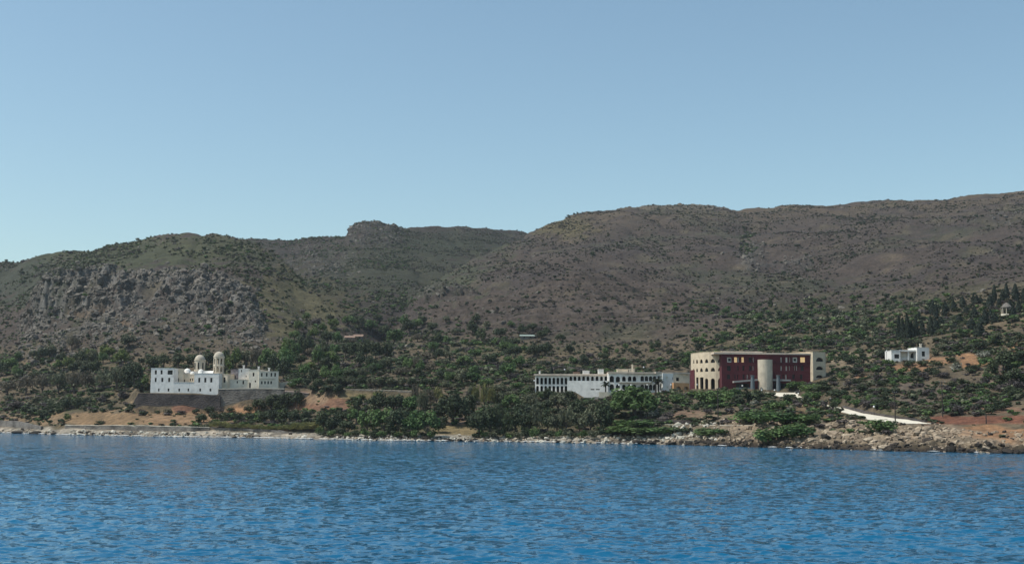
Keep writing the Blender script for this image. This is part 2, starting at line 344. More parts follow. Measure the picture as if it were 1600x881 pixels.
def ground_at(px, py):
    rx, rz = ray(px, py); zr = CAMH+rz*_TY; zt = hgt(rx*_TY, _TY); k = np.argmax(zt >= zr)
    if zt[k] < zr[k]: k = len(_TY)//2
    y = _TY[k]
    if k > 0:
        d0 = zr[k-1]-zt[k-1]; d1 = zt[k]-zr[k]; y = _TY[k-1]+(_TY[k]-_TY[k-1])*(d0/(d0+d1+1e-9))
    return Vector((rx*y, y, float(hgt(rx*y, y))))
# ribbons (roads, paths): terrain bent to them, then a sheet laid on top
RIBBONS = []; RM = np.zeros_like(Z)
def ribbon(name, pts, label, mat):
    """pts: (px, py, Y, width)"""
    global Z, RM
    P = [(pt(a, b, c), w) for a, b, c, w in pts]; best = np.full(Z.shape, 1e9); bz = np.zeros_like(Z); bw = np.ones_like(Z)
    for (p, w0), (q, w1) in zip(P[:-1], P[1:]):
        dx, dy = q.x-p.x, q.y-p.y; L2 = dx*dx+dy*dy
        t = np.clip(((GX-p.x)*dx+(GY-p.y)*dy)/L2, 0, 1); d = np.hypot(GX-(p.x+t*dx), GY-(p.y+t*dy))
        k = d < best; best = np.where(k, d, best); bz = np.where(k, p.z+t*(q.z-p.z), bz); bw = np.where(k, w0+t*(w1-w0), bw)
    m = 1-sstep(0, 3.0, best-bw/2-0.8); Z = Z*(1-m)+(bz-0.12)*m; RM = np.maximum(RM, m)
    RIBBONS.append((name, P, mat))
ribbon('concrete_road', [(1422, 661.5, 322, 12), (1388, 655, 334, 10.5), (1352, 647.5, 352, 7.5), (1309, 637.5, 385, 5), (1268, 630, 408, 5), (1240, 621, 425, 6), (1216, 613, 441, 12)], '', M_concrete)
ribbon('coast_path', [(1008, 662, 372, 3), (1070, 662.5, 365, 3), (1140, 664, 352, 3), (1215, 663, 345, 3)], '', M_concrete)
ribbon('terrace_path', [(524, 607.3, 473, 3.2), (590, 608.5, 472.2, 3.2), (650, 610.5, 468, 3.2)], '', M_concrete)
_b = np.exp(-((GX-C2(283, 482)[0])/6.5)**2)+0.8*np.exp(-((GX-C2(372, 480)[0])/8.0)**2); Z += 3.2*_b*sstep(474, 484, GY)*(1-sstep(485.5, 486.5, GY))
PX, PY = project(GX, GY, Z)
sh_d = GY-YSH[None, :]
# shoreline relief: stones and ledges
Z += sstep(-2, 3, sh_d)*(1-sstep(30, 46, sh_d))*sstep(1000, 1150, PX)*(0.9*ridged(GX, GY, 7, 3, 40)-0.5)*(1-sstep(1470, 1560, PX)*sstep(10, 18, sh_d))*(1-RM)
Z += sstep(-3, 1, sh_d)*(1-sstep(5, 9, sh_d))*(0.35*ridged(GX, GY, 5, 3, 41)-0.1)

# ------------------------------------------------------------------ ground cover colours (soil, rock, herb layer)
def lay(col, m, c):
    m = np.clip(m, 0, 1)[..., None]; return col*(1-m)+np.array(c)*m
n1 = fbm(GX, GY, 80, 4, 50); n2 = fbm(GX, GY, 22, 4, 51); n3 = fbm(GX, GY, 9, 3, 52); n4 = fbm(GX, GY, 160, 3, 53)
G = np.empty(Z.shape+(3,)); G[:] = (0.125, 0.100, 0.088)
G = lay(G, 0.8*sstep(-0.1, 0.7, n1+0.4*n2), (0.105, 0.088, 0.085))
G = lay(G, 0.75*sstep(0.15, 0.7, n4+0.5*n2), (0.105, 0.110, 0.075))
G = lay(G, 0.6*sstep(0.2, 0.8, n2+0.3*n3), (0.19, 0.155, 0.115))
crestR = sstep(0.80, 0.95, GY/RC[0][None, :])*sstep(820, 900, PX)*(1-sstep(1.0, 1.05, GY/RC[0][None, :]))
G = lay(G, 0.55*crestR*sstep(-0.4, 0.4, n1+n2*0.5+0.3), (0.21, 0.160, 0.105))
G = lay(G, 0.7*blob(880, 355, 50, 18, 0.6, 60), (0.20, 0.17, 0.09))
G = lay(G, 0.8*blob(1060, 321, 90, 7, 0.4, 61), (0.27, 0.23, 0.17))
for (a, b_, rx, ry, c, s) in [(470, 470, 90, 60, (0.165, 0.150, 0.085), 0.9), (620, 420, 140, 50, (0.115, 0.125, 0.080), 0.8), (720, 380, 90, 22, (0.095, 0.11, 0.065), 0.7),
        (200, 395, 190, 28, (0.105, 0.118, 0.066), 0.85), (330, 385, 80, 20, (0.125, 0.128, 0.075), 0.8), (40, 440, 80, 40, (0.085, 0.10, 0.07), 0.8), (920, 480, 120, 25, (0.155, 0.125, 0.11), 0.7),
        (1300, 500, 130, 40, (0.11, 0.105, 0.065), 0.7), (1500, 480, 120, 40, (0.12, 0.11, 0.07), 0.7)]:
    G = lay(G, s*blob(a, b_, rx, ry, 0.6, int(a) % 37), c)
n5 = fbm(GX, GY, 4.0, 3, 54); rock = np.stack([0.235+0.10*n3+0.09*n5, 0.22+0.10*n3+0.09*n5, 0.205+0.10*n3+0.09*n5], -1)*(0.5+0.4*bluffm)[..., None]
k = np.clip(rk*sstep(-0.35, 0.35, n3+n2*0.6+0.25), 0, 1)[..., None]; G = G*(1-0.85*k)+rock*0.85*k
G = lay(G, 0.7*blob(195, 508, 18, 10, 0.5, 70)*bluffm, (0.33, 0.22, 0.13)); G = lay(G, 0.5*blob(130, 490, 40, 8, 0.5, 71)*bluffm, (0.26, 0.18, 0.12))
low = (1-hm)
G = lay(G, low*0.9, (0.15, 0.125, 0.085)); G = lay(G, low*0.7*sstep(-0.1, 0.5, n2), (0.20, 0.16, 0.105)); G = lay(G, low*0.6*sstep(0.1, 0.6, n1+0.5*n3), (0.10, 0.105, 0.055))
for (a, b_, rx, ry, c, s) in [(160, 655, 90, 14, (0.31, 0.215, 0.125), 0.9), (280, 654, 80, 13, (0.35, 0.235, 0.14), 0.95), (215, 632, 25, 14, (0.33, 0.25, 0.16), 0.9), (40, 655, 60, 8, (0.30, 0.22, 0.14), 0.8),
        (375, 642, 32, 9, (0.38, 0.23, 0.13), 0.95), (283, 638, 20, 7, (0.24, 0.13, 0.09), 0.9), (500, 632, 55, 16, (0.25, 0.145, 0.095), 0.95), (490, 622, 30, 10, (0.33, 0.24, 0.16), 0.8), (575, 622, 60, 7, (0.27, 0.22, 0.12), 0.9), (440, 668, 60, 6, (0.30, 0.23, 0.13), 0.7),
        (712, 672, 34, 16, (0.30, 0.24, 0.13), 0.95), (715, 659, 30, 4, (0.42, 0.30, 0.20), 0.9), (1085, 648, 40, 10, (0.24, 0.165, 0.115), 0.9), (1150, 650, 60, 10, (0.26, 0.20, 0.13), 0.9),
        (1250, 645, 70, 12, (0.27, 0.20, 0.12), 0.9), (1320, 665, 60, 14, (0.28, 0.23, 0.15), 0.9), (1545, 680, 90, 16, (0.40, 0.235, 0.13), 1.0), (1450, 675, 60, 12, (0.36, 0.28, 0.20), 0.8), (1530, 656, 110, 7, (0.22, 0.105, 0.070), 1.0), (1560, 641, 70, 6, (0.30, 0.19, 0.13), 0.9),
        (1425, 574, 34, 6, (0.37, 0.22, 0.13), 0.95), (1465, 562, 26, 6, (0.40, 0.24, 0.14), 0.95), (1515, 563, 26, 12, (0.40, 0.235, 0.13), 0.95), (1590, 545, 14, 12, (0.42, 0.25, 0.14), 0.95), (1345, 586, 14, 7, (0.37, 0.22, 0.14), 0.95), (1420, 640, 30, 8, (0.33, 0.25, 0.17), 0.9),
        (1330, 560, 50, 14, (0.28, 0.23, 0.16), 0.85), (1560, 590, 40, 18, (0.19, 0.14, 0.115), 0.8), (1440, 615, 40, 20, (0.17, 0.14, 0.115), 0.7)]:
    G = lay(G, s*blob(a, b_, rx, ry, 0.45, int(a+b_) % 41), c)
rsh = sstep(1050, 1180, PX)*sstep(2, 5, sh_d)*(1-sstep(32, 44, sh_d))*(1-0.9*sstep(1470, 1560, PX)*sstep(12, 22, sh_d))
G = lay(G, 0.85*rsh*sstep(-0.5, 0.3, n3+0.2), (0.36, 0.295, 0.215))
beach = (1-sstep(6.0, 12.0, sh_d+4*n2+2*n3))*(1-sstep(980, 1130, PX))
G = lay(G, 0.95*beach, (0.50, 0.46, 0.38)); G = lay(G, 0.85*beach*sstep(-0.10, 0.35, n3+0.7*n2), (0.16, 0.145, 0.12))
wet = 1-sstep(0.4, np.where(PX > 1100, 1.5, 0.9), Z+0.4*n3)
G = lay(G, 0.9*wet*sstep(900, 1200, PX), (0.055, 0.045, 0.038)); G = lay(G, 0.55*wet*(1-sstep(900, 1200, PX)), (0.16, 0.14, 0.11))

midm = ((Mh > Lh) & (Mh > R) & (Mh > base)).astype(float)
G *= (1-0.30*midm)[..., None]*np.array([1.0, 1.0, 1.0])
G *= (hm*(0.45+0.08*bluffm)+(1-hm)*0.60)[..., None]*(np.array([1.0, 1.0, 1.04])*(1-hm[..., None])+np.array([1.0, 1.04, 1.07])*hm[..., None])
def grid_mesh(name, X, Y, Zg, mat, colour=None):
    ny, nx = X.shape; me = bpy.data.meshes.new(name)
    co = np.stack([X, Y, Zg], -1).reshape(-1, 3).astype(np.float32)
    me.vertices.add(nx*ny); me.vertices.foreach_set('co', co.ravel())
    a = np.arange(nx*ny).reshape(ny, nx)
    q = np.stack([a[:-1, :-1], a[:-1, 1:], a[1:, 1:], a[1:, :-1]], -1).reshape(-1, 4).astype(np.int32)
    me.loops.add(q.size); me.loops.foreach_set('vertex_index', q.ravel())
    me.polygons.add(len(q)); me.polygons.foreach_set('loop_start', np.arange(0, q.size, 4, dtype=np.int32))
    me.polygons.foreach_set('use_smooth', np.ones(len(q), bool))
    me.update(calc_edges=True)
    if colour is not None:
        ca = me.color_attributes.new('cover', 'FLOAT_COLOR', 'POINT')
        ca.data.foreach_set('color', np.concatenate([colour.reshape(-1, 3), np.ones((nx*ny, 1))], 1).astype(np.float32).ravel())
    me.materials.append(mat)
    return link(bpy.data.objects.new(name, me))
m, nt, b = nodemat('hillside_ground')
at = nt.nodes.new('ShaderNodeVertexColor'); at.layer_name = 'cover'
o = mixcol(nt, at.outputs[0], (0.5, 0.5, 0.5), 0.0)
o = mixcol(nt, o, mixcol(nt, (0.32, 0.33, 0.36), (1.85, 1.75, 1.6), ramp(nt, noise(nt, 0.55, 6, 0.7), 0.3, 0.7)), 0.75, 'MULTIPLY')
o = mixcol(nt, o, mixcol(nt, (0.5, 0.52, 0.5), (1.35, 1.3, 1.25), ramp(nt, noise(nt, 0.09, 5, 0.65), 0.32, 0.68)), 0.6, 'MULTIPLY')
nt.links.new(o, b.inputs['Base Color']); b.inputs['Roughness'].default_value = 0.95; b.inputs['Specular IOR Level'].default_value = 0.1
bp = nt.nodes.new('ShaderNodeBump'); bp.inputs['Strength'].default_value = 0.8; bp.inputs['Distance'].default_value = 0.8
nt.links.new(noise(nt, 0.45, 6, 0.7), bp.inputs['Height']); nt.links.new(bp.outputs[0], b.inputs['Normal'])
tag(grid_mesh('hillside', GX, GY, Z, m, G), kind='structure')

# ------------------------------------------------------------------ sea
SU = np.concatenate([-np.geomspace(2.5, 0.46, 18), np.linspace(-0.45, 0.45, 760), np.geomspace(0.46, 2.5, 18)])
yy = [34.0]
while yy[-1] < 540: yy.append(yy[-1]+max(0.16, yy[-1]**2/12000*0.75))
SY = np.array([-1500, -400, -120, -40, 0, 14, 25, 30]+yy+[600, 800, 1300, 2400])
GU2, SYg = np.meshgrid(SU, SY); SX = GU2*(np.abs(SYg)+np.where(SYg < 30, 25*(1-np.clip(SYg, 0, 30)/30), 0))
SZ = np.zeros_like(SX); rr = np.random.default_rng(5)
gust = 0.75+0.5*fbm(SX, SYg*0.7, 60, 3, 80)
cell = np.maximum(np.abs(SYg)*0.0012, SYg**2/12000*0.75)
_wrp = [0.8*fbm(SX, SYg, 25, 1, 90+i) for i in range(5)]
for i in range(110):
    wl = math.exp(rr.uniform(math.log(0.7), math.log(9.0))); k = 2*math.pi/wl
    th = rr.normal(math.radians(248), math.radians(34)); ph = rr.uniform(0, 2*math.pi)
    am = 0.0098*wl**0.28
    att = 1-sstep(0.40, 0.75, cell*abs(math.sin(th))/wl)
    ph2 = k*(SX*math.cos(th)+SYg*math.sin(th))+ph+_wrp[i % 5]
    SZ += am*gust*att*(np.exp(0.7*(np.sin(ph2)-1))*1.6-0.7)
SZ *= np.where((SYg < 540) & (SYg > 20), 1, 0)
m, nt, b = nodemat('sea_water')
b.inputs['Roughness'].default_value = 0.08; b.inputs['Specular IOR Level'].default_value = 0.5; b.inputs['IOR'].default_value = 1.27
big = noise(nt, 0.02, 3, 0.5, stretch=(1, 0.35, 1))
nt.links.new(mixcol(nt, (0.002, 0.084, 0.176), (0.005, 0.106, 0.210), ramp(nt, big, 0.35, 0.65)), b.inputs['Base Color'])
geo = nt.nodes.new('ShaderNodeNewGeometry'); acc = geo.outputs['Normal']
for sc_, amt, st in ((1.65, 0.46, (0.6, 1.0, 1)), (4.6, 0.18, (0.7, 1.1, 1))):      # ripples too small for the mesh
    tc = nt.nodes.new('ShaderNodeTexCoord'); mp = nt.nodes.new('ShaderNodeMapping'); mp.inputs['Scale'].default_value = st; nz = nt.nodes.new('ShaderNodeTexNoise'); nz.inputs['Scale'].default_value = sc_; nz.inputs['Detail'].default_value = 2.0
    nt.links.new(tc.outputs['Object'], mp.inputs[0]); nt.links.new(mp.outputs[0], nz.inputs['Vector'])
    sb = nt.nodes.new('ShaderNodeVectorMath'); sb.operation = 'SUBTRACT'; sb.inputs[1].default_value = (0.5, 0.5, 0.5); nt.links.new(nz.outputs['Color'], sb.inputs[0])
    ml = nt.nodes.new('ShaderNodeVectorMath'); ml.operation = 'MULTIPLY'; ml.inputs[1].default_value = (amt*2.0, amt*2.6, 0.0); nt.links.new(sb.outputs[0], ml.inputs[0])
    ad = nt.nodes.new('ShaderNodeVectorMath'); ad.operation = 'ADD'; nt.links.new(acc, ad.inputs[0]); nt.links.new(ml.outputs[0], ad.inputs[1]); acc = ad.outputs[0]
nm_ = nt.nodes.new('ShaderNodeVectorMath'); nm_.operation = 'NORMALIZE'; nt.links.new(acc, nm_.inputs[0]); nt.links.new(nm_.outputs[0], b.inputs['Normal'])
tag(grid_mesh('sea', SX, SYg, SZ, m), kind='structure')

# road sheets
for name, P, mat in RIBBONS:
    vs, fs = [], []; Q = []
    for (p, w0), (q, w1) in zip(P[:-1], P[1:]):
        for t in np.linspace(0, 1, 8, endpoint=False): Q.append((p.lerp(q, float(t)), w0+(w1-w0)*t))
    Q.append(P[-1])
    for i, (p, w) in enumerate(Q):
        a = Q[max(0, i-1)][0]; c = Q[min(len(Q)-1, i+1)][0]; d = Vector((c.x-a.x, c.y-a.y, 0)).normalized(); n = Vector((d.y, -d.x, 0))
        wj = w*(1+0.05*math.sin(i*1.7))
        for s in (-0.5, -0.17, 0.17, 0.5): vs.append(p+n*(wj*s))
        for s in (0.5, -0.5): vs.append(p+n*(wj*s)+Vector((0, 0, -0.35)))
        if i:
            for k in range(3): fs.append(((i-1)*6+k, (i-1)*6+k+1, i*6+k+1, i*6+k))
            fs.append(((i-1)*6+3, (i-1)*6+4, i*6+4, i*6+3)); fs.append(((i-1)*6+5, (i-1)*6, i*6, i*6+5))
    tag(mesh_obj(name, vs, fs, mat), kind='structure')

# ------------------------------------------------------------------ building tools
def arch_pts(s0, s1, z0, z1, kind):
    if kind == 'rect': return [(s0, z0), (s1, z0), (s1, z1), (s0, z1)]
    c = (s0+s1)/2; r = (s1-s0)/2; rise = min(r, (z1-z0)) if kind == 'arch' else (z1-z0)*0.93
    zs = z1-rise; n = 9
    top = [(c+r*math.cos(math.pi*k/n), zs+rise*math.sin(math.pi*k/n)) for k in range(n+1)]
    if zs-z0 < 0.02: return top
    return [(s0, z0), (s1, z0)]+top
class Face:
    """one flat wall face between two plan points (left to right seen from outside)"""
    def __init__(s, p0, p1): 
        s.p0, s.p1 = Vector((p0[0], p0[1], 0)), Vector((p1[0], p1[1], 0)); s.d = s.p1-s.p0; s.L = s.d.length; s.d.normalize(); s.n = Vector((s.d.y, -s.d.x, 0))
    def P(s, a, z, depth=0.0): return s.p0+s.d*a+Vector((0, 0, z))-s.n*depth
    def hit(s, px, py):
        rx, rz = ray(px, py); ex, ey = s.p1.x-s.p0.x, s.p1.y-s.p0.y
        # rx*t = p0x + k*ex ; t = p0y + k*ey
        k = (rx*s.p0.y-s.p0.x)/(ex-rx*ey); t = s.p0.y+k*ey
        return k*s.L, CAMH+rz*t
    def hole(s, o):
        """o = (px0, px1, py_top, py_bottom, shape, fill)"""
        a0, zt = s.hit(o[0], o[2]); a1, zb = s.hit(o[1], o[3]); 
        a0, a1 = max(min(a0, a1), 0.06), min(max(a0, a1), s.L-0.06)
        return arch_pts(a0, a1, zb, zt, o[4])
def wall_panel(mb, fc, z0, z1, holes, depth=0.35, z1b=None):
    z1b = z1 if z1b is None else z1b
    outer = [(0, z0), (fc.L, z0), (fc.L, z1b), (0, z1)]
    loops = [outer]+holes
    if holes:
        tris = geometry.tessellate_polygon([[Vector((a, z, 0)) for a, z in lp] for lp in loops])
        flat = [p for lp in loops for p in lp]
        mb.add([fc.P(a, z) for a, z in flat], [tuple(t) for t in tris])
        for h in holes:
            n = len(h); mb.add([fc.P(a, z) for a, z in h]+[fc.P(a, z, depth) for a, z in h], [(k, (k+1) % n, n+(k+1) % n, n+k) for k in range(n)])
    else: mb.add([fc.P(a, z) for a, z in outer], [(0, 1, 2, 3)])
FILL = {'window': (M_glass, 'window'), 'door': (M_wood, 'door'), 'shutter': (M_shutter, 'shutter'), 'sunglow': (M_yellow, 'window')}
def fill_opening(root, fc, h, fill, depth=0.30, bars=True):
    mat, nm = FILL[fill]
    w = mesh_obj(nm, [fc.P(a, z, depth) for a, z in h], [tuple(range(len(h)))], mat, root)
    if bars and fill in ('window', 'sunglow'):
        a0, a1 = min(a for a, z in h), max(a for a, z in h); zb, zt = min(z for a, z in h), max(z for a, z in h)
        mb = MB(); wd = 0.05; ang = math.atan2(fc.d.y, fc.d.x)
        mb.box(fc.P((a0+a1)/2, (zb+zt)/2, depth-0.06), (wd*1.4, 0.05, (zt-zb)*0.9), ang)
        mb.box(fc.P((a0+a1)/2, zb+(zt-zb)*0.55, depth-0.055), ((a1-a0)*0.9, 0.05, wd), ang)
        mb.build('frame', M_shutter if fill == 'sunglow' else M_wood, w)
    return w
def volume(root, plan, z0, z1, mat, fronts=None, name='wall', roof=True, roofmat=None, drop=0.35, depth=0.35, cope=None, bars=True):
    """plan: points front-left, front-right, back-right, back-left ...; fronts: {edge: [openings]}"""
    fronts = fronts or {}; mb = MB(); n = len(plan); fills = []
    for i in range(n):
        fc = Face(plan[i], plan[(i+1) % n]); hs = []
        for o in fronts.get(i, []):
            h = fc.hole(o)
            if max(a for a, z in h)-min(a for a, z in h) < 0.1: continue
            zb = z0+0.03; zt = z1-0.06
            h = [(a, min(max(z, zb), zt)) for a, z in h]; hs.append(h)
            if o[5] != 'open': fills.append((fc, h, o[5]))
        wall_panel(mb, fc, z0, z1, hs, depth)
    w = mb.build(name, mat, root)
    for fc, h, f in fills: fill_opening(root, fc, h, f, depth-0.04, bars)
    if roof:
        mesh_obj('roof', [(x, y, z1-drop) for x, y in plan], [tuple(range(n))], roofmat or M_roof, root)
    if cope:
        mb = MB()
        for i in range(n):
            fc = Face(plan[i], plan[(i+1) % n]); c = fc.P(fc.L/2, z1+cope/2, 0.12)
            mb.box(c, (fc.L+0.22, 0.42, cope), math.atan2(fc.d.y, fc.d.x))
        mb.build('coping', mat, root)
    return w
def box_plan(px0, px1, Y0, Y1, depth, py=600):
    """front edge from (px0,Y0) to (px1,Y1), pushed straight back by depth"""
    a, b = C2(px0, Y0, py), C2(px1, Y1, py); f = Face(a, b); n = -f.n*depth
    return [a, b, (b[0]+n.x, b[1]+n.y), (a[0]+n.x, a[1]+n.y)]
def dome_prof(r, h, n=8): return [(r*math.cos(math.pi/2*k/n), h*math.sin(math.pi/2*k/n)) for k in range(n)]+[(0.02, h)]

# ------------------------------------------------------------------ monastery
def W_(px0, px1, yt, yb, kind='rect', fill='window'): return (px0, px1, yt, yb, kind, fill)
r = empty('monastery_building', C2(288, 489)+(Z_MON,), 'three-storey white seafront block of the monastery with small dark windows', 'monastery')
zt = zz(260, 575.2, 490); zm = zz(290, 597.3, 489.5); zr = zz(320, 583.5, 489); zb = Z_MON-0.6
volume(r, box_plan(235.3, 270.8, 491, 490, 12), zb, zt, M_white, {0: [W_(241.9, 244.9, 578.2, 584.6), W_(250.9, 253.8, 578.2, 584.6), W_(241.9, 244.5, 590, 596.5), W_(252, 255, 590, 596.5), W_(261.9, 269.6, 578.2, 585), W_(262.8, 265.7, 590, 596.5), W_(246.9, 249.1, 606.7, 611.2), W_(262, 264.5, 606.7, 611.2)]}, cope=0.12)
volume(r, box_plan(270.9, 303.2, 489.9, 489.2, 10.5), zb, zm, M_white, {0: [W_(278.7, 281.2, 606.7, 611.2), W_(293, 295.4, 606.7, 611.2)]}, name='terrace_wall', cope=0.14)
volume(r, box_plan(270.95, 286.5, 494, 495.5, 9), zm-0.8, zt-0.05, M_cream, {0: [W_(271.9, 274.3, 578.5, 585), W_(277.7, 279.4, 580.7, 585), W_(277.7, 279.8, 590.5, 596.8, 'rect', 'door')]}, name='recessed_wall', cope=0.12)
volume(r, box_plan(286.6, 303.1, 496, 496, 9), zm-0.8, zz(294, 584.5, 496), M_cream, {0: [W_(282.8+4.5, 288.9, 592.7, 596.9, 'rect', 'door'), W_(297, 298.5, 591, 595), W_(300.2, 301.7, 591, 595)]}, name='upper_wall', cope=0.15)
volume(r, box_plan(303.3, 341.8, 489.1, 488, 13), zb, zr, M_white, {0: [W_(309.8, 312.7, 590, 597.2), W_(319.2, 322.3, 590, 597.2), W_(328.5, 331.7, 590, 597.2), W_(311.5, 314.1, 606.7, 611.2), W_(327.4, 330, 606.7, 611.2)]}, cope=0.12)
volume(r, box_plan(342.0, 355.2, 492, 491.2, 10), Z_WING-0.5, zz(348, 584.5, 491.5), M_cream, {0: [W_(342.6, 345.2, 589.5, 597.6), W_(349, 352, 589.5, 597.6)]}, name='side_wall', cope=0.12)
# church behind it
r = empty('church', C2(312, 507)+(Z_MON,), 'domed white church rising behind the seafront block of the monastery', 'church')
k = 507/2000.0
volume(r, box_plan(286, 336, 503, 503, 9), Z_MON-0.5, zz(312, 580.5, 503), M_white, {}, cope=0.12)
mb = MB(); c = pt(312, 578.5, 507); rd = 8.5*k
mb.lathe((c.x, c.y, c.z-0.8), [(rd, 0), (rd, 0.8+15.0*k), (rd*1.09, 0.8+15.2*k), (rd*1.09, 0.8+16.4*k), (rd, 0.8+16.4*k)], 16)
dr = mb.build('drum', M_ochre, r)
for i in range(8):
    a = -math.pi/2+math.pi/4*i; fcx = (c.x+rd*math.cos(a)*0.99, c.y+rd*math.sin(a)*0.99); t = Vector((-math.sin(a), math.cos(a), 0)); wv = 1.05*k
    f = Face((fcx[0]-t.x*wv, fcx[1]-t.y*wv), (fcx[0]+t.x*wv, fcx[1]+t.y*wv))
    h = arch_pts(0.0, 2*wv, c.z+1.5*k, c.z+12*k, 'arch'); off = f.n*0.12
    mesh_obj('window', [f.P(a_, z_)+off for a_, z_ in h], [tuple(range(len(h)))], M_glass, r)
mb = MB(); mb.lathe((c.x, c.y, c.z+16.3*k), dome_prof(rd*0.95, 8.0*k), 20); dm = mb.build('dome', M_dome, r, True)
mb = MB(); tp = c+Vector((0, 0, 24.8*k)); mb.box(tp+Vector((0, 0, 0.5)), (0.09, 0.09, 1.1)); mb.box(tp+Vector((0, 0, 0.65)), (0.55, 0.09, 0.09)); mb.build('cross', M_metal, dm)
for (px, py, Yd, rpx) in [(293, 580.6, 500, 5.2), (300.8, 583.6, 499, 3.6), (314.2, 581.2, 499, 4.6)]:
    kk = Yd/2000.0; c2 = pt(px, py, Yd); mb = MB(); mb.lathe((c2.x, c2.y, c2.z-0.6), [(rpx*kk, 0), (rpx*kk, 0.6)]+[(a_, b_+0.6) for a_, b_ in dome_prof(rpx*kk, rpx*kk*1.0)], 14); mb.build('small_dome', M_white, r, True)
mb = MB(); a = pt(319, 582, 500); b_ = pt(335, 582, 500); n = 8; rv = 0.95
vs = []; 
for q in (a, b_):
    for i in range(n+1): t = math.pi*i/n; vs.append((q.x, q.y-2.2*math.cos(t), q.z-0.3+rv*math.sin(t)))
mb.add(vs, [(i, i+1, n+2+i, n+1+i) for i in range(n)]+[tuple(range(n+1)), tuple(range(2*n+1, n, -1))]); mb.build('vaulted_roof', M_white, r, True)
# bell tower
r = empty('bell_tower', C2(341.4, 500)+(Z_MON,), 'octagonal domed bell tower with two tiers of arched openings', 'bell tower'); k = 500/2000.0
c = pt(341.4, 583.5, 500); rt = 7.7*k; a0 = math.pi/8
zc = c.z
octa = [(c.x+rt/math.cos(a0)*math.cos(-math.pi/2-a0+math.pi/4*i), c.y+rt/math.cos(a0)*math.sin(-math.pi/2-a0+math.pi/4*i)) for i in range(8)]
mb = MB(); hs_all = []
for i in range(8):
    f = Face(octa[i], octa[(i+1) % 8]); hs = [arch_pts(f.L*0.24, f.L*0.76, zc+z0_*k, zc+z1_*k, 'arch') for z0_, z1_ in ((2.5, 10.3), (14.3, 23.3))]
    wall_panel(mb, f, Z_MON, zc+26.5*k, hs, 0.4)
mb.build('wall', M_ochre, r)
mb = MB(); mb.lathe((c.x, c.y, zc+11.6*k), [(rt*1.0, 0), (rt*1.16, 0.05), (rt*1.16, 0.35), (rt*0.9, 0.4)], 8, a0=a0, cap=False); mb.build('cornice', M_greywhite, r); mb = MB(); mb.lathe((c.x, c.y, zc+25.6*k), [(rt*1.0, 0), (rt*1.17, 0.05), (rt*1.17, 0.3), (rt*0.9, 0.35)], 8, a0=a0, cap=False); mb.build('cornice', M_greywhite, r)
mb = MB(); mb.lathe((c.x, c.y, zc+1.6*k), [(rt*0.98, 0), (0.01, 0.02)], 8, a0=a0); mb.build('floor', M_greywhite, r); mb = MB(); mb.lathe((c.x, c.y, zc+12.2*k), [(rt*0.98, 0), (0.01, 0.02)], 8, a0=a0); mb.build('floor', M_greywhite, r)
mb = MB(); mb.lathe((c.x, c.y, zc+26.4*k), dome_prof(rt*1.03, 8.0*k), 18); dm = mb.build('dome', M_dome, r, True)
mb = MB(); tp = Vector((c.x, c.y, zc+34.2*k)); mb.box(tp+Vector((0, 0, 0.5)), (0.09, 0.09, 1.1)); mb.box(tp+Vector((0, 0, 0.65)), (0.5, 0.09, 0.09)); mb.build('cross', M_metal, dm)
mb = MB(); mb.lathe((c.x, c.y, zc+16*k), [(0.42, 0), (0.36, 0.25), (0.25, 0.6), (0.1, 0.75)], 10); mb.build('bell', M_metal, r)
# gatehouse and right-hand wing
r = empty('stone_gatehouse', C2(366, 497)+(Z_WING,), 'small mauve-grey stone block between bell tower and cream wing', 'gatehouse')
volume(r, box_plan(360, 371.6, 497, 497, 6), Z_WING-0.4, zz(366, 577.5, 497), M_stonemauve, {0: [W_(364.5, 368, 586, 592, 'arch')]}, cope=0.2)
r = empty('monastery_wing', C2(397, 494)+(Z_WING,), 'cream low-roofed monastery wing with stepped blocks on the right end', 'building')
volume(r, box_plan(355.4, 388.2, 493, 494, 9), Z_WING-0.5, zz(370, 593, 494), M_palecream, {0: [W_(369.8, 371.6, 595, 598.5), W_(379, 381.3, 594.5, 600)]}, name='low_wall', cope=0.12)
volume(r, box_plan(372, 388.1, 497, 497.5, 7), zz(370, 593, 494)-1, zz(380, 575.8, 497), M_white, {0: [W_(376.5, 378, 577.5, 581), W_(384, 385.2, 586.5, 589)]}, name='upper_wall', cope=0.12)
volume(r, box_plan(388.3, 404.2, 493.5, 493, 12), Z_WING-0.5, zz(396, 577.5, 493), M_palecream, {0: [W_(394.8, 397.3, 582, 587.8), W_(389.2, 391.8, 597.5, 606, 'arch', 'door'), W_(398.2, 400.0, 594, 597)]}, name='middle_wall', cope=0.12)
volume(r, box_plan(404.3, 435, 492.5, 494.5, 11), Z_WING-0.5, zz(420, 580, 493), M_palecream, {0: [W_(a_, b_, 582.3, 588) for a_, b_ in ((408, 410.2), (415.6, 418), (423, 425.3), (428.8, 431.2))]+[W_(a_, b_, 595, 599.8, 'arch') for a_, b_ in ((408, 410.3), (413, 415.2), (418, 420.2), (422.6, 424.9))]}, name='end_wall', cope=0.12)
mb = MB(); a = C2(404.3, 492.5); b_ = C2(435, 494.5); f = Face(a, b_); mb.box(f.P(f.L*0.4, zz(415, 591.3, 493), -0.15), (f.L*0.8, 0.35, 0.25), math.atan2(f.d.y, f.d.x)); mb.build('string_course', M_greywhite, r)
for px, pyt, Yd in ((404.2, 573.5, 496), (420.5, 575.5, 497), (381, 571.5, 500)):
    mb = MB(); c2 = pt(px, pyt, Yd); mb.box((c2.x, c2.y, c2.z-0.9), (0.6, 0.6, 1.9)); mb.box((c2.x, c2.y, c2.z+0.15), (0.85, 0.85, 0.25)); mb.build('chimney', M_white, r)

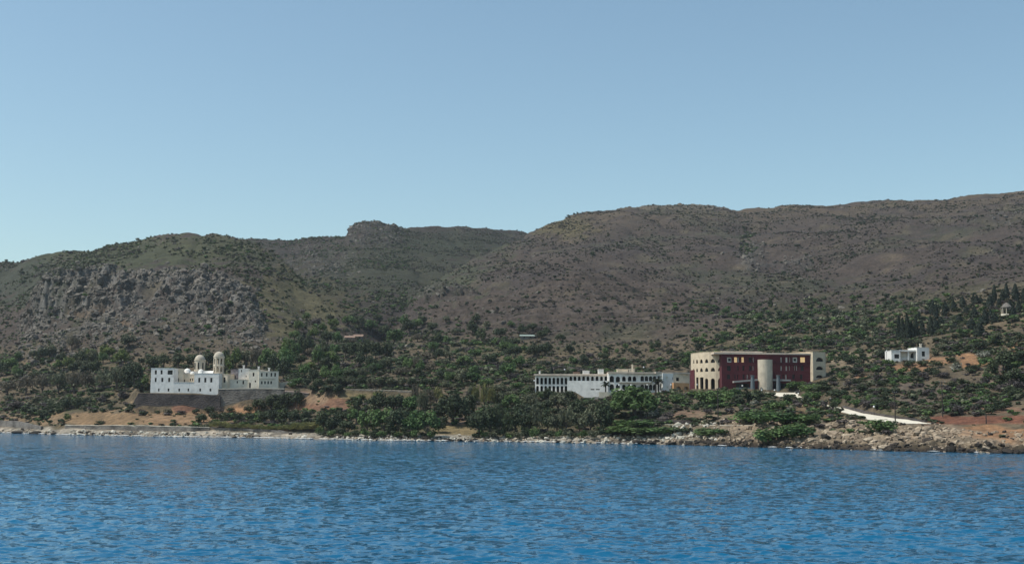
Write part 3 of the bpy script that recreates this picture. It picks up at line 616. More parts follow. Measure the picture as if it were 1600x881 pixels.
# ------------------------------------------------------------------ free-standing and retaining walls
def wall_run(name, pts, label, mat, thick=0.6, batter=0.0, cope=None, copemat=None, cat='wall', group=None, jitter=0.0, sink=1.2, low=None):
    """pts: (px, py_top, Y) along the top; bottom follows the ground"""
    P = []
    for (a, b_) in zip(pts[:-1], pts[1:]):
        n = max(2, int(abs(b_[0]-a[0])/6))
        for i in range(n): t = i/n; P.append(pt(a[0]+(b_[0]-a[0])*t, a[1]+(b_[1]-a[1])*t, a[2]+(b_[2]-a[2])*t))
    P.append(pt(*pts[-1]))
    root = empty(name, P[len(P)//2]-Vector((0, 0, 1)), label, cat, group); mb = MB(); mc = MB(); vs = []; vc = []
    for i, p in enumerate(P):
        d = (P[min(i+1, len(P)-1)]-P[max(i-1, 0)]); d.z = 0; d.normalize(); n = Vector((d.y, -d.x, 0))
        top = (p.z if low is None else float(hgt(p.x, p.y))+low)+random.uniform(-jitter, jitter); f0 = p+n*thick*0.5
        zg = min(float(hgt(f0.x+n.x*1.5, f0.y+n.y*1.5)), float(hgt(f0.x, f0.y)), top-0.6)-sink
        hh = top-zg; q = p+n*(thick*0.5+batter*hh); bk = p-n*thick*0.5
        vs += [(q.x, q.y, zg), (f0.x, f0.y, top), (bk.x, bk.y, top), (bk.x, bk.y, zg)]
        if cope: f1 = p+n*(thick*0.5+0.1); b1 = p-n*(thick*0.5+0.1); vc += [(f1.x, f1.y, top+0.004), (f1.x, f1.y, top+cope), (b1.x, b1.y, top+cope), (b1.x, b1.y, top+0.004)]
    m_ = len(P); fs = []
    for i in range(m_-1):
        for k_ in range(4): fs.append((i*4+k_, i*4+(k_+1) % 4, (i+1)*4+(k_+1) % 4, (i+1)*4+k_)[::-1])
    fs += [(0, 1, 2, 3), tuple((m_-1)*4+q for q in (3, 2, 1, 0))]
    mesh_obj('masonry', vs, fs, mat, root)
    if cope: mesh_obj('coping', vc, fs, copemat or mat, root)
    return root
wall_run('retaining_wall', [(205, 637, 487.6), (211, 624, 487.6), (217, 613.8, 487.6), (345, 617.4, 486.6)], 'tall dark battered stone wall holding up the white monastery block', M_stonedark, 0.9, 0.10)
wall_run('retaining_wall', [(341.5, 608.2, 487.2), (400, 607.4, 486.2), (444.5, 607.8, 484.5)], 'grey stone wall with pale coping below the cream monastery wing', M_stonegrey, 0.7, 0.05, 0.3, M_greywhite)
wall_run('parapet_wall', [(445.5, 611.5, 483.5), (465, 612.5, 482), (483, 615, 481)], 'low stepped wall with pink coping right of the monastery wing', M_stonegrey, 0.6, 0.0, 0.3, M_pinkcap)
wall_run('parapet_wall', [(436, 597.3, 503), (452, 596, 506), (472, 595.3, 510)], 'low cream wall stretching right from behind the monastery wing', M_cream, 0.4)
wall_run('retaining_wall', [(527, 608.0, 469.6), (590, 609.3, 468.6), (650, 611.4, 464)], 'long dark stone wall under the pale terrace path', M_stonegrey, 0.7, 0.06)
def shY(px, py, d): return float(shoreY(ray(px, py)[0]))+d
wall_run('sea_wall', [(-60, 654, shY(-60, 655, 12)), (0, 656.5, shY(0, 655, 12)), (22, 657, shY(22, 655, 11)), (42, 660.5, shY(42, 660, 9)), (66, 666, shY(66, 665, 7.5))], 'curved grey sea wall at the far left shore', M_stonegrey, 0.8, 0.05, jitter=0.1)
wall_run('sea_wall', [(103, 664.3, shY(103, 664, 10)), (180, 664.8, shY(180, 664, 9.5)), (240, 665.5, shY(240, 665, 9)), (300, 666.5, shY(300, 666, 9)), (328, 667.5, shY(328, 667, 9))], 'long straight grey sea wall below the bare ochre slope', M_stonegrey, 0.8, 0.05, 0.18, M_greywhite, jitter=0.1)
wall_run('sea_wall', [(331, 667.3, shY(331, 667, 10)), (362, 668, shY(362, 668, 9)), (372, 669.3, shY(372, 669, 9)), (420, 670, shY(420, 670, 8.5)), (462, 675.5, shY(462, 675, 8))], 'brownish sea wall in front of the yellow reeds', M_stonegrey, 0.8, 0.05, jitter=0.15)
wall_run('sea_wall', [(466, 676.0, shY(466, 676, 9)), (505, 675.4, shY(505, 676, 9)), (545, 678, shY(545, 678, 8))], 'short low sea wall at the foot of the shore thicket', M_stonegrey, 0.7, 0.05, jitter=0.15)
wall_run('roadside_wall', [(1318, 634.5, 388), (1350, 641.5, 358), (1400, 650, 338), (1447, 656.5, 330)], 'dark stone wall along the inland side of the concrete road', M_stonedark, 0.6, 0.02, jitter=0.12)
wall_run('roadside_wall', [(1012, 655.5, 378), (1060, 656, 372), (1110, 657, 366)], 'dark low wall behind the pale coast path', M_stonedark, 0.6, jitter=0.12)
wall_run('roadside_wall', [(1242, 604.5, 441), (1262, 601, 444), (1300, 593, 449)], 'pale kerb wall climbing past the right end of the red building', M_stonegrey, 0.5, low=0.5)
wall_run('garden_wall', [(929, 621, 441), (946, 621, 440)], 'mauve-grey garden wall under the palm beside the white building', M_stonemauve, 0.6)
wall_run('garden_wall', [(936, 612, 446), (953, 612.5, 446), (966, 611, 447), (980, 611, 449)], 'cream terrace wall in front of the arched white building', M_cream, 0.5)
wall_run('field_wall', [(520, 600.5, 490), (600, 599.5, 488), (668, 600.5, 486)], 'low wall behind the row of trees on the terrace path', M_stonegrey, 0.5, jitter=0.2)
wall_run('field_wall', [(655, 597, 500), (690, 597.5, 500)], 'short dry-stone wall right of the terrace path trees', M_stonegrey, 0.5, jitter=0.2)

# ------------------------------------------------------------------ arched white building
r = empty('arcaded_building', C2(955, 456)+(Z_ARC,), 'long low white building with two rows of dark arches', 'building')
zA0 = Z_ARC-0.8; 
def loggia(root, plan_front, z0, z1, zmid, back=2.6, mat=None):
    """back wall and floor slab seen through open arches"""
    a, b_ = plan_front; f = Face(a, b_); mb = MB(); 
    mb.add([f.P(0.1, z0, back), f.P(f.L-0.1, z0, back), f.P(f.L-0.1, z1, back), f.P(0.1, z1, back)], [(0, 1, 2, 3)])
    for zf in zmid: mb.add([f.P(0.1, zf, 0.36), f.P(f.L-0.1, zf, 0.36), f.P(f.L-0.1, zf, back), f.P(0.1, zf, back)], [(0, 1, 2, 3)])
    lw = mb.build('loggia_shade_glazing', M_glass, root)  # dark glass across back wall and slab puts shade into the arches
    n = max(1, int(f.L/1.6))
    for i in range(n):
        a0 = f.L*(i+0.3)/n; 
        for zf in [z0]+list(zmid):
            mb2 = MB(); mb2.add([f.P(a0, zf+0.05, back-0.04), f.P(a0+0.95, zf+0.05, back-0.04), f.P(a0+0.95, min(zf+2.2, z1-0.1), back-0.04), f.P(a0, min(zf+2.2, z1-0.1), back-0.04)], [(0, 1, 2, 3)]); mb2.build('door', M_wood, root)
YA, YB = 464.0, 459.0
pA = box_plan(836, 950, YA, YB, 11)
fA = Face(pA[0], pA[1])
zAt = zz(890, 586.3, 461.5)
ops = []
for c in (839.8, 846.3, 852.6, 858.9, 865.2, 871.6, 878.0, 884.2): ops += [W_(c-2.05, c+2.05, 589.8, 600.2, 'arch', 'open'), W_(c-2.05, c+2.05, 602.6, 615.6, 'arch', 'open')]
for c in (891.8, 898.3, 905, 911.8, 918.6, 925.6, 932.8, 939.8, 946.6): ops.append(W_(c-2.1, c+2.1, 587.8, 597, 'arch', 'open'))
volume(r, pA, zA0, zAt, M_white, {0: ops}, roof=True, drop=0.05)
loggia(r, (pA[0], pA[1]), zA0, zAt-0.1, [zz(880, 601, 462)])
volume(r, box_plan(886.4, 950.2, 454.5, 452, 4.4), zz(886, 628, 453)-0.5, zz(915, 594.6, 453), M_white, {0: [W_(923, 928.7, 607.3, 609), W_(931, 937, 607.3, 609)]}, name='terrace_wall', drop=0.4)
pts = [(950.6, 453.5), (970, 453.0), (1000, 453.8), (1026, 453.0)]
pl = [C2(a, b_) for a, b_ in pts]; back = [(x, y+10) for x, y in reversed(pl)]
zCt = zz(990, 583.4, 453.5)
fr = {0: [W_(952.6, 959.2, 587, 597, 'arch', 'open'), W_(962.2, 968.6, 588, 597, 'arch', 'open'), W_(952.6, 959.2, 600, 609.6, 'arch', 'open'), W_(962.2, 968.6, 600.5, 609.6, 'arch', 'open')],
      1: [W_(c-2.9, c+2.9, 587.8, 595.6, 'arch', 'open') for c in (975, 984, 991.3, 997.0)][:3]+[W_(c-2.9, c+2.9, 600.5, 609.6, 'arch', 'open') for c in (975, 984, 991.3)],
      2: [W_(c-2.7, c+2.7, 587.4, 595.4, 'arch', 'open') for c in (1003.4, 1010, 1016.6, 1022.8)]+[W_(c-2.7, c+2.7, 600.5, 609.6, 'arch', 'open') for c in (1003.4, 1010, 1016.6, 1022.8)]}
volume(r, pl+back, zA0, zCt, M_white, fr, drop=0.05)
for i in range(3): loggia(r, (pl[i], pl[i+1]), zA0, zCt-0.1, [zz(990, 597.5, 453.5)])
mb = MB(); a = C2(967, 452.4); b_ = C2(1019, 452.6); f = Face(a, b_); mb.box(f.P(f.L/2, zz(992, 597.2, 452), 0.2), (f.L, 1.3, 0.3), math.atan2(f.d.y, f.d.x)); mb.build('balcony_slab', M_greywhite, r)
pD = box_plan(1026.2, 1035.2, 452.4, 452, 9)
volume(r, pD, zA0, zz(1030, 583.2, 452), M_white, {0: [W_(1027.2, 1034.4, 587, 594.2, 'rect', 'open'), W_(1027.2, 1029.6, 599.5, 609.5, 'rect', 'open'), W_(1031, 1034.3, 599.5, 609.5, 'rect', 'open')]}, drop=0.05)
loggia(r, (pD[0], pD[1]), zA0, zz(1030, 583.5, 452)-0.1, [zz(1030, 596, 452)], 2.0)
volume(r, box_plan(1035.4, 1052.2, 451.5, 453, 10), zA0, zz(1044, 583.0, 452), M_white, {0: [W_(1040, 1043.2, 588, 592.5, 'rect', 'shutter'), W_(1041, 1044.2, 603.5, 608, 'rect', 'shutter'), W_(1050.6, 1052.0, 589, 593.3)]}, drop=0.05)
volume(r, box_plan(1052.3, 1077.8, 453.2, 457, 10), zA0, zz(1064, 584.2, 455), M_cream, {0: [W_(1056.4, 1061.4, 589.5, 595.2)]}, name='end_wall', drop=0.05)
pO = box_plan(1052.6, 1077.0, 451.6, 455, 1.5)
volume(r, pO, zA0, zz(1064, 598, 453), M_orange, {0: [W_(1056, 1064.5, 603.2, 609, 'arch', 'open'), W_(1068.5, 1076.0, 603.2, 609, 'arch', 'open')]}, name='orange_porch')
mb = MB()
for (a, b_, ya, yb, zt) in ((834, 950, 463, 458.2, zAt), (950.2, 1026, 452.6, 452.2, zCt), (1025, 1078.4, 451.2, 455.6, zz(1044, 583.3, 452))):
    p = box_plan(a, b_, ya, yb, 10); mb.prism(p, zt+0.01, zt+0.5); zt += 0.003
mb.build('roof_slab', M_roof, r)
for (a, b_, yt, yb, Yd, dep, mt) in ((934.8, 943.3, 577.3, 584, 461, 2.5, M_white), (911, 921, 579.5, 585, 462, 2.4, M_white), (964.5, 981.7, 577.2, 583.6, 460, 3, M_cream), (896, 906, 581.5, 585.6, 464, 3, M_tile), (842, 844.3, 580, 586, 466, 0.6, M_white), (987.2, 989.4, 569.6, 583, 461, 0.6, M_cream), (983.5, 991.5, 576.5, 583, 462.5, 1.5, M_greywhite)):
    mb = MB(); p = box_plan(a, b_, Yd, Yd, dep); z1_ = zz((a+b_)/2, yt, Yd); mb.prism(p, zz((a+b_)/2, yb, Yd)-0.4, z1_)
    q = [(x+(x-sum(t[0] for t in p)/4)*0.08, y+(y-sum(t[1] for t in p)/4)*0.08) for x, y in p]; mb.prism(q, z1_+0.002, z1_+0.16); mb.build('roof_hut' if b_-a > 4 else 'chimney', mt, r)

# ------------------------------------------------------------------ dark red building
r = empty('red_building', C2(1180, 456)+(Z_RED,), 'dark red four-storey building with beige wings and pale round stair tower', 'building')
zr0 = Z_RED-0.8; zRt = zz(1200, 553.6, 455)
# curved beige wing: facets turning away to the left
cl = [(1079.6, 474.5), (1083.0, 471), (1087.5, 467.8), (1093.5, 464.8), (1100.0, 462.4), (1108.5, 460.3), (1118.8, 458.8), (1129.5, 458)]
pl = [C2(a, b_, 580) for a, b_ in cl]; zWt = zz(1112, 549.3, 459)
rows_ = {1: [(1084, 1.0)], 2: [(1089.0, 1.6)], 3: [(1095.8, 2.3)], 4: [(1104.0, 2.7)], 5: [(1113.8, 3.4)], 6: [(1125.2, 3.4)]}
fr = {}
for i, L in rows_.items():
    for c, hw in L:
        sl = (1120-c)/40*1.6
        o = [W_(c-hw, c+hw, 560.2+sl, 566.2+sl, 'seg'), W_(c-hw, c+hw, 574+sl*0.9, 579.8+sl*0.9, 'seg')]
        if i >= 4: o.append(W_(c-hw*0.95, c+hw*0.95, 591, 607.8, 'arch', 'open'))
        if i == 2 or i == 3: o.append(W_(c-hw*1.5, c+hw*1.5, 589.5, 607.8, 'rect', 'open'))
        fr[i] = o
back = [(pl[-1][0], pl[-1][1]+20), (pl[0][0]+4, pl[0][1]+14)]
volume(r, pl+back, zr0, zWt, M_beige, fr, name='beige_wing', depth=0.45, cope=0.1)
for i in (2, 3, 4, 5, 6): loggia(r, (pl[i], pl[i+1]), zr0, zz(1112, 590, 459), [], 2.4, M_beige)
volume(r, [C2(1077.7, 474, 590), C2(1085.2, 469, 590), C2(1086, 474, 590), C2(1078.5, 482, 590)], zr0, zz(1081, 578, 472), M_red, {}, name='red_buttress')
pR = box_plan(1128.0, 1270.6, 454.5, 456, 22)
rw = []
for a, b_, f_ in ((1136, 1143, 'shutter'), (1147.2, 1151.8, 'sunglow'), (1152.4, 1154.4, 'shutter'), (1158.6, 1162.4, 'sunglow'), (1170, 1174.5, 'window'), (1176.3, 1178, 'shutter'), (1219.6, 1221.7, 'shutter'), (1227.2, 1230.6, 'shutter'), (1233, 1234.6, 'shutter'), (1238.6, 1246, 'shutter'), (1250.4, 1258, 'sunglow')): rw.append(W_(a, b_, 558, 566, 'rect', f_))
for a, b_, f_ in ((1136, 1142, 'window'), (1152, 1154, 'window'), (1160, 1163.2, 'window'), (1170.5, 1174.5, 'window'), (1176, 1177.6, 'shutter'), (1219.6, 1221.7, 'shutter'), (1227.6, 1229.9, 'shutter'), (1233, 1234.4, 'shutter'), (1241, 1242.4, 'shutter'), (1244, 1245.8, 'shutter'), (1251, 1256, 'window')): rw.append(W_(a, b_, 571.3, 579, 'rect', f_))
for a, b_, f_ in ((1136, 1141, 'window'), (1147.5, 1149.3, 'window'), (1151.8, 1153.4, 'window'), (1160.5, 1163.5, 'window'), (1166.8, 1168.6, 'shutter'), (1222.8, 1224.8, 'window'), (1227, 1229.3, 'shutter'), (1238, 1242, 'window'), (1250, 1254, 'window')): rw.append(W_(a, b_, 585, 592, 'rect', f_))
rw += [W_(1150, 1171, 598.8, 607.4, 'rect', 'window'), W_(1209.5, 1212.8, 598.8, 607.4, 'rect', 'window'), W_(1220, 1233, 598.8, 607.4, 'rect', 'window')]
volume(r, pR, zr0, zRt, M_red, {0: rw}, name='red_wall', depth=0.4)
# dark reveal inside the white-framed square windows
f = Face(pR[0], pR[1])
for a, b_ in ((1138, 1142.2), (1240.3, 1244.3)):
    h = f.hole(W_(a, b_, 559.8, 564.2)); mesh_obj('window', [f.P(x, z, 0.33) for x, z in h], [(0, 1, 2, 3)], M_glass, r)
mb = MB(); p = box_plan(1116, 1271.6, 454.2, 455.6, 23); mb.prism(p, zRt+0.01, zRt+0.55); mb.prism(box_plan(1128, 1192, 462, 463, 14), zRt+0.552, zRt+1.5); mb.prism(box_plan(1196, 1262, 464, 465, 12), zRt+0.552, zRt+1.1); mb.build('roof_slab', M_tile if False else M_roof, r)
# right beige wing
pW = box_plan(1270.8, 1290.8, 454.8, 458, 20)
volume(r, pW, Z_RED-0.5, zz(1280, 549.8, 456), M_beige, {0: [W_(1275, 1286.6, 558, 565, 'seg'), W_(1275, 1286.4, 571.8, 578, 'seg'), W_(1275, 1286, 585.5, 590.5, 'seg')]}, name='beige_wing', depth=0.45, cope=0.1)
# round stair tower
k = 452/2000.0; c = C2(1195.8, 452.5); mb = MB(); hT = zz(1196, 561.4, 450)-zr0; mb.lathe((c[0], c[1], zr0), [(11.3*k, 0), (11.3*k, hT), (10.6*k, hT), (10.6*k, hT-0.4)], 28); mb.build('stair_tower', M_ochre, r, False)
mb = MB(); mb.box((c[0], 456, zz(1196, 557, 456)), (0.25, 0.25, 2.2)); mb.build('downpipe', M_greywhite, r)
for px in (1176, 1216.2):
    mb = MB(); cc = C2(px, 449.8); hh = zz(px, 586, 449.8)-zr0; mb.lathe((cc[0], cc[1], zr0), [(0.85, 0), (0.72, hh*0.45), (0.58, hh*0.93), (0.75, hh*0.94), (0.75, hh), (0.3, hh)], 14); mb.build('column', M_bluecol, r)
for (a, b_, yl, yr) in ((1147, 1184, 597.6, 594.4), (1207.5, 1236, 594.6, 595.4)):
    fa, fb = C2(a, 451.2), C2(b_, 451.2); z0_, z1_ = zz(a, yl, 451.2), zz(b_, yr, 451.2); mb = MB()
    vs = [];
    for (x, y), z in ((fa, z0_), (fb, z1_)):
        vs += [(x, y, z), (x, y, z+0.6), (x, y+3.2, z+0.6), (x, y+3.2, z)]
    mb.add(vs, [(0, 4, 5, 1), (1, 5, 6, 2), (2, 6, 7, 3), (3, 7, 4, 0), (0, 1, 2, 3), (7, 6, 5, 4)]); mb.build('canopy', M_canopy, r)
mb = MB(); p = box_plan(1150, 1172, 449.8, 449.8, 0.3); mb.prism(p, zr0, zz(1160, 605, 450)); mb.build('low_wall', M_bluecol, r)

# ------------------------------------------------------------------ small white villa
r = empty('villa', C2(1423, 463, 565)+(Z_VIL,), 'small white flat-roofed house alone on the slope below the cypresses', 'house')
z0 = Z_VIL-1.2
volume(r, box_plan(1393, 1407, 462, 462, 8, 560), z0, zz(1400, 547.3, 462), M_white, {0: [W_(1397.4, 1405.3, 553.2, 559.8)]}, cope=0.1)
volume(r, box_plan(1407.05, 1432.8, 464.5, 464.5, 5.5, 560), z0, zz(1420, 549, 464), M_white, {0: [W_(1408.4, 1417.6, 550.3, 558.6, 'rect', 'shutter'), W_(1422.2, 1432, 551.2, 559.5, 'arch')]}, name='recessed_wall')
mb = MB(); mb.prism(box_plan(1406.8, 1433, 462.2, 462.2, 6, 560), zz(1420, 549, 462.2), zz(1420, 546.6, 462.2)); mb.build('porch_roof', M_white, r)
mb = MB(); cc = C2(1419.3, 462.5, 560); mb.box((cc[0], cc[1], (z0+zz(1420, 549, 462.2))/2), (0.3, 0.3, zz(1420, 549, 462.2)-z0-0.01)); mb.build('post', M_white, r)
volume(r, box_plan(1433.1, 1452.2, 461.5, 462, 8, 560), z0, zz(1442, 543, 462), M_white, {0: [W_(1440.2, 1445.6, 548.6, 556.6)]}, name='right_wall', cope=0.1)
cc = pt(1438.5, 538, 467); mb = MB(); mb.box((cc.x, cc.y, cc.z-0.9), (0.7, 0.7, 2.0)); mb.box((cc.x, cc.y, cc.z+0.2), (0.95, 0.95, 0.2)); mb.build('chimney', M_greywhite, r)

# ------------------------------------------------------------------ garden pavilion among the cypresses
g = ground_at(1573, 492); Yg = g.y; k = Yg/2000
r = empty('pavilion', g, 'small columned pavilion with domed roof between the cypresses', 'pavilion')
mb = MB(); mb.lathe((g.x, g.y, g.z-0.5), [(9*k, 0), (9*k, 0.9)], 12); mb.build('base', M_greywhite, r)
for i in range(8):
    a = math.pi/8+math.pi/4*i; mb = MB(); p = (g.x+7.6*k*math.cos(a), g.y+7.6*k*math.sin(a), g.z+0.4); mb.tube(p, (p[0], p[1], p[2]+9.5*k), 0.2, 0.18, 8); mb.build('column', M_dome, r)
mb = MB(); mb.lathe((g.x, g.y, g.z+0.4+9.5*k), [(8.8*k, 0), (8.8*k, 1.6*k), (8.0*k, 1.7*k)]+[(4.4*k, 5.6*k), (0.03, 8.6*k)], 16); mb.build('roof', M_stonegrey, r)
# roofs in the valley
def cottage(name, px, py, wpx, label, roofm, wallm, depth=6, hw=3.0, rh=1.3):
    g = ground_at(px, py); k = g.y/2000; w = wpx*k/2; r = empty(name, g, label, 'house')
    p = [(g.x-w, g.y), (g.x+w, g.y), (g.x+w, g.y+depth), (g.x-w, g.y+depth)]; zt = g.z+hw; f = Face(p[0], p[1])
    mb = MB(); hs = [arch_pts(f.L*a-0.4, f.L*a+0.4, g.z+hw-1.1, g.z+hw-0.35, 'rect') for a in (0.28, 0.72)]
    for i in range(4): wall_panel(mb, Face(p[i], p[(i+1) % 4]), g.z-1.5, zt, hs if i == 0 else [])
    mb.build('wall', wallm, r)
    for h in hs: fill_opening(r, f, h, 'window')
    o = 0.4; mb = MB(); mb.add([(g.x-w-o, g.y-o, zt-0.1), (g.x+w+o, g.y-o, zt-0.1), (g.x+w+o, g.y+depth+o, zt-0.1), (g.x-w-o, g.y+depth+o, zt-0.1), (g.x-w-o, g.y+depth/2, zt+rh), (g.x+w+o, g.y+depth/2, zt+rh)], [(0, 1, 5, 4), (2, 3, 4, 5), (1, 2, 5), (3, 0, 4), (3, 2, 1, 0)]); mb.build('roof', roofm, r)
cottage('cottage', 546, 531, 15, 'left of two small terracotta-roofed houses among the valley trees', M_tile, M_stonegrey, hw=1.4)
cottage('cottage', 559, 530.5, 14, 'right of two small terracotta-roofed houses among the valley trees', M_tile, M_stonegrey, hw=1.9)
cottage('shed', 824, 530, 22, 'pale flat-looking shed on the hillside above the white arched building', plain('pale_green_sheet', (0.26, 0.32, 0.28)), M_stonegrey, hw=1.8, rh=0.8)

# ------------------------------------------------------------------ poles and lamps
def util_pole(px, pyb, pyt, label, arms=1, wpx=8, Yd=None, cat='utility pole'):
    g = ground_at(px, pyb) if Yd is None else None
    if Yd is not None: x, y = C2(px, Yd, pyb); g = Vector((x, y, float(hgt(x, y))))
    zt = zz(px, pyt, g.y); r = empty('utility_pole', g, label, cat, 'wooden utility poles'); mb = MB(); mb.tube((g.x, g.y, g.z-0.8), (g.x, g.y, zt), 0.17, 0.12, 8); mb.build('mast', M_wood, r)
    w = wpx*g.y/2000
    for i in range(arms):
        z = zt-0.25-0.9*i; mb = MB(); mb.box((g.x, g.y-0.15, z), (w, 0.14, 0.16)); ca = mb.build('crossarm', M_wood, r)
        for s in (-0.46, 0.0, 0.46):
            mb = MB(); mb.lathe((g.x+w*s, g.y-0.15, z+0.083), [(0.05, 0), (0.09, 0.05), (0.07, 0.2), (0.03, 0.26)], 6); mb.build('insulator', M_metal, ca)
    return r
util_pole(1473, 651, 596, 'tall dark utility pole standing above the red soil bank', 2, 9)
util_pole(1399, 661, 612, 'slim utility pole rising out of the concrete road edge', 1, 6)
util_pole(1122, 656, 606, 'dark utility pole among green bushes below the red building', 1, 6)
util_pole(895, 640, 611, 'short utility pole with crossarm before the blank white wall', 1, 8, 446)
util_pole(763, 604, 572, 'thin utility pole in the trees left of the arched building', 1, 5)
util_pole(1541, 662, 646, 'short stub pole on the red soil bank', 0, 5)
def globe_lamp(px, pyg, Yd, label):
    x, y = C2(px, Yd, pyg); zt = zz(px, pyg, Yd); zg = float(hgt(x, y)); zg = min(zg, zt-1.2); r = empty('globe_lamp', (x, y, zg), label, 'street lamp', 'white globe lamps')
    mb = MB(); mb.tube((x, y, zg-0.3), (x, y, zt-0.2), 0.06, 0.05, 6); mb.build('post', M_wood, r)
    mb = MB(); mb.lathe((x, y, zt-0.27), [(0.05, 0), (0.2, 0.06), (0.28, 0.27), (0.2, 0.46), (0.04, 0.54)], 10); mb.build('globe', M_globe, r, True)
for px, py, Yd, lb in [(834.8, 594.5, 459, 'at the left corner of the arched white building'), (967.2, 601.3, 449, 'leftmost on the balcony front of the arched building'), (986, 601.5, 449, 'in the middle of the balcony front of the arched building'), (1011.3, 601, 449, 'rightmost on the balcony front of the arched building'),
        (1048.6, 601, 449, 'before the white end wall of the arched building'), (1089.2, 600.8, 452, 'in front of the beige wing of the red building'), (1160, 602.6, 446, 'under the left entrance canopy of the red building'), (1190, 609.5, 442, 'left of the two at the foot of the round stair tower'), (1210.3, 609.3, 442, 'right of the two at the foot of the round stair tower'),
        (1247.4, 614.6, 428, 'beside the road bend right of the red building'), (1239.4, 624.8, 416, 'low on the slope below the road bend'), (1298, 622.5, 406, 'between round shrubs above the concrete road'), (1365.5, 635, 350, 'standing beside the concrete road above its wall'), (1005.8, 573.6, 485, 'on the hillside above the roof of the arched building'), (882.3, 577.3, 482, 'behind the left part of the arched building roof'), (1385.3, 548.4, 461, 'just left of the small white house')]:
    globe_lamp(px, py, Yd, 'white globe lamp '+lb)
# parasol on the terrace and a white garden post
g = C2(969.5, 448.5); zt = zz(969.5, 607.4, 448.5); r = empty('parasol', (g[0], g[1], zt-2.2), 'small white parasol on the terrace of the arched building', 'parasol')
mb = MB(); mb.tube((g[0], g[1], zt-2.6), (g[0], g[1], zt), 0.04, 0.04, 6); mb.build('pole', M_metal, r); mb = MB(); mb.lathe((g[0], g[1], zt-0.45), [(1.35, 0), (0.7, 0.28), (0.03, 0.5)], 8); mb.build('canopy', M_white, r)

# ------------------------------------------------------------------ plants: prototype meshes
def quad_mesh(name, cen, nrm, sx, sy, mat, var, up=None):
    n = len(cen); nrm = nrm/np.linalg.norm(nrm, axis=1)[:, None]
    ref = RNG.normal(size=(n, 3)) if up is None else up
    t = np.cross(ref, nrm); t /= np.linalg.norm(t, axis=1)[:, None]+1e-9; b_ = np.cross(nrm, t)
    sx = np.broadcast_to(sx, n)[:, None]/2; sy = np.broadcast_to(sy, n)[:, None]/2
    V = np.stack([cen-t*sx-b_*sy, cen+t*sx-b_*sy*0.6, cen+t*sx*0.7+b_*sy, cen-t*sx*0.8+b_*sy*0.9], 1).reshape(-1, 3)
    me = bpy.data.meshes.new(name); me.vertices.add(4*n); me.vertices.foreach_set('co', V.astype(np.float32).ravel())
    me.loops.add(4*n); me.loops.foreach_set('vertex_index', np.arange(4*n, dtype=np.int32)); me.polygons.add(n)
    me.polygons.foreach_set('loop_start', np.arange(0, 4*n, 4, dtype=np.int32)); me.update(calc_edges=True)
    at = me.attributes.new('leafvar', 'FLOAT', 'FACE'); at.data.foreach_set('value', np.asarray(var, np.float32)); me.materials.append(mat)
    return me
def lobed(n, nl, cz, rx, rz, lr, seed, flat=0.0, squash=1.0):
    g = np.random.default_rng(seed); d = g.normal(size=(nl, 3)); d /= np.linalg.norm(d, axis=1)[:, None]; d[:, 2] = np.where(d[:, 2] < -0.3, -d[:, 2]*0.5, d[:, 2])
    lc = d*np.array([rx-lr*0.8, rx-lr*0.8, rz-lr*0.6])*g.uniform(0.55, 1.05, (nl, 1)); lrad = lr*g.uniform(0.6, 1.3, nl)
    k = g.integers(0, nl, n); v = g.normal(size=(n, 3)); v /= np.linalg.norm(v, axis=1)[:, None]
    rr_ = lrad[k][:, None]*g.uniform(0.45, 1.05, (n, 1))**0.6; cen = lc[k]+v*rr_*np.array([1, 1, squash]); cen[:, 2] += cz
    nr = v*0.9+g.normal(size=(n, 3))*0.55+np.array([0, 0, 0.35]); var = np.clip(0.5+0.28*(g.normal(size=nl)[k])+0.16*g.normal(size=n), 0, 1)
    return cen, nr, var
def trunk_mesh(name, seed, h=0.5, r=0.035, limbs=5, spread=0.28, top=0.72):
    g = random.Random(seed); mb = MB(); bx = g.uniform(-0.04, 0.04); by = g.uniform(-0.04, 0.04)
    mb.tube((0, 0, -0.06), (bx*0.5, by*0.5, h*0.5), r*1.25, r, 7); mb.tube((bx*0.5, by*0.5, h*0.5), (bx, by, h), r, r*0.7, 7)
    for i in range(limbs):
        a = 2*math.pi*i/limbs+g.uniform(-0.4, 0.4); s = g.uniform(0.5, 1)*spread; mb.tube((bx*0.6, by*0.6, h*g.uniform(0.55, 0.98)), (bx+s*math.cos(a), by+s*math.sin(a), top*g.uniform(0.85, 1.1)), r*0.5, r*0.18, 5)
    me = bpy.data.meshes.new(name); me.from_pydata(mb.v, [], mb.f); me.materials.append(M_bark); return me
NP = 4
LEAFS = {'d': L_dark, 'g': L_green, 'b': L_bright, 'o': L_olive, 'w': L_brown, 'y': L_yellow, 'p': L_purple, 's': L_silver}
SHAPES = {}
def shape_set(key, fn): SHAPES[key] = [fn(i) for i in range(NP)]
def mk_round(i):
    c, n, v = lobed(1000, 20, 0.48, 0.5, 0.52, 0.19, 100+i); return quad_mesh('crown', c, n, RNG.uniform(0.045, 0.085, len(c)), RNG.uniform(0.05, 0.09, len(c)), L_dark, v), trunk_mesh('trunk', i, 0.34)
def mk_big(i):
    c, n, v = lobed(3800, 60, 0.45, 0.5, 0.55, 0.12, 140+i); return quad_mesh('crown', c, n, RNG.uniform(0.03, 0.06, len(c)), RNG.uniform(0.035, 0.06, len(c)), L_dark, v), trunk_mesh('trunk', i+9, 0.3)
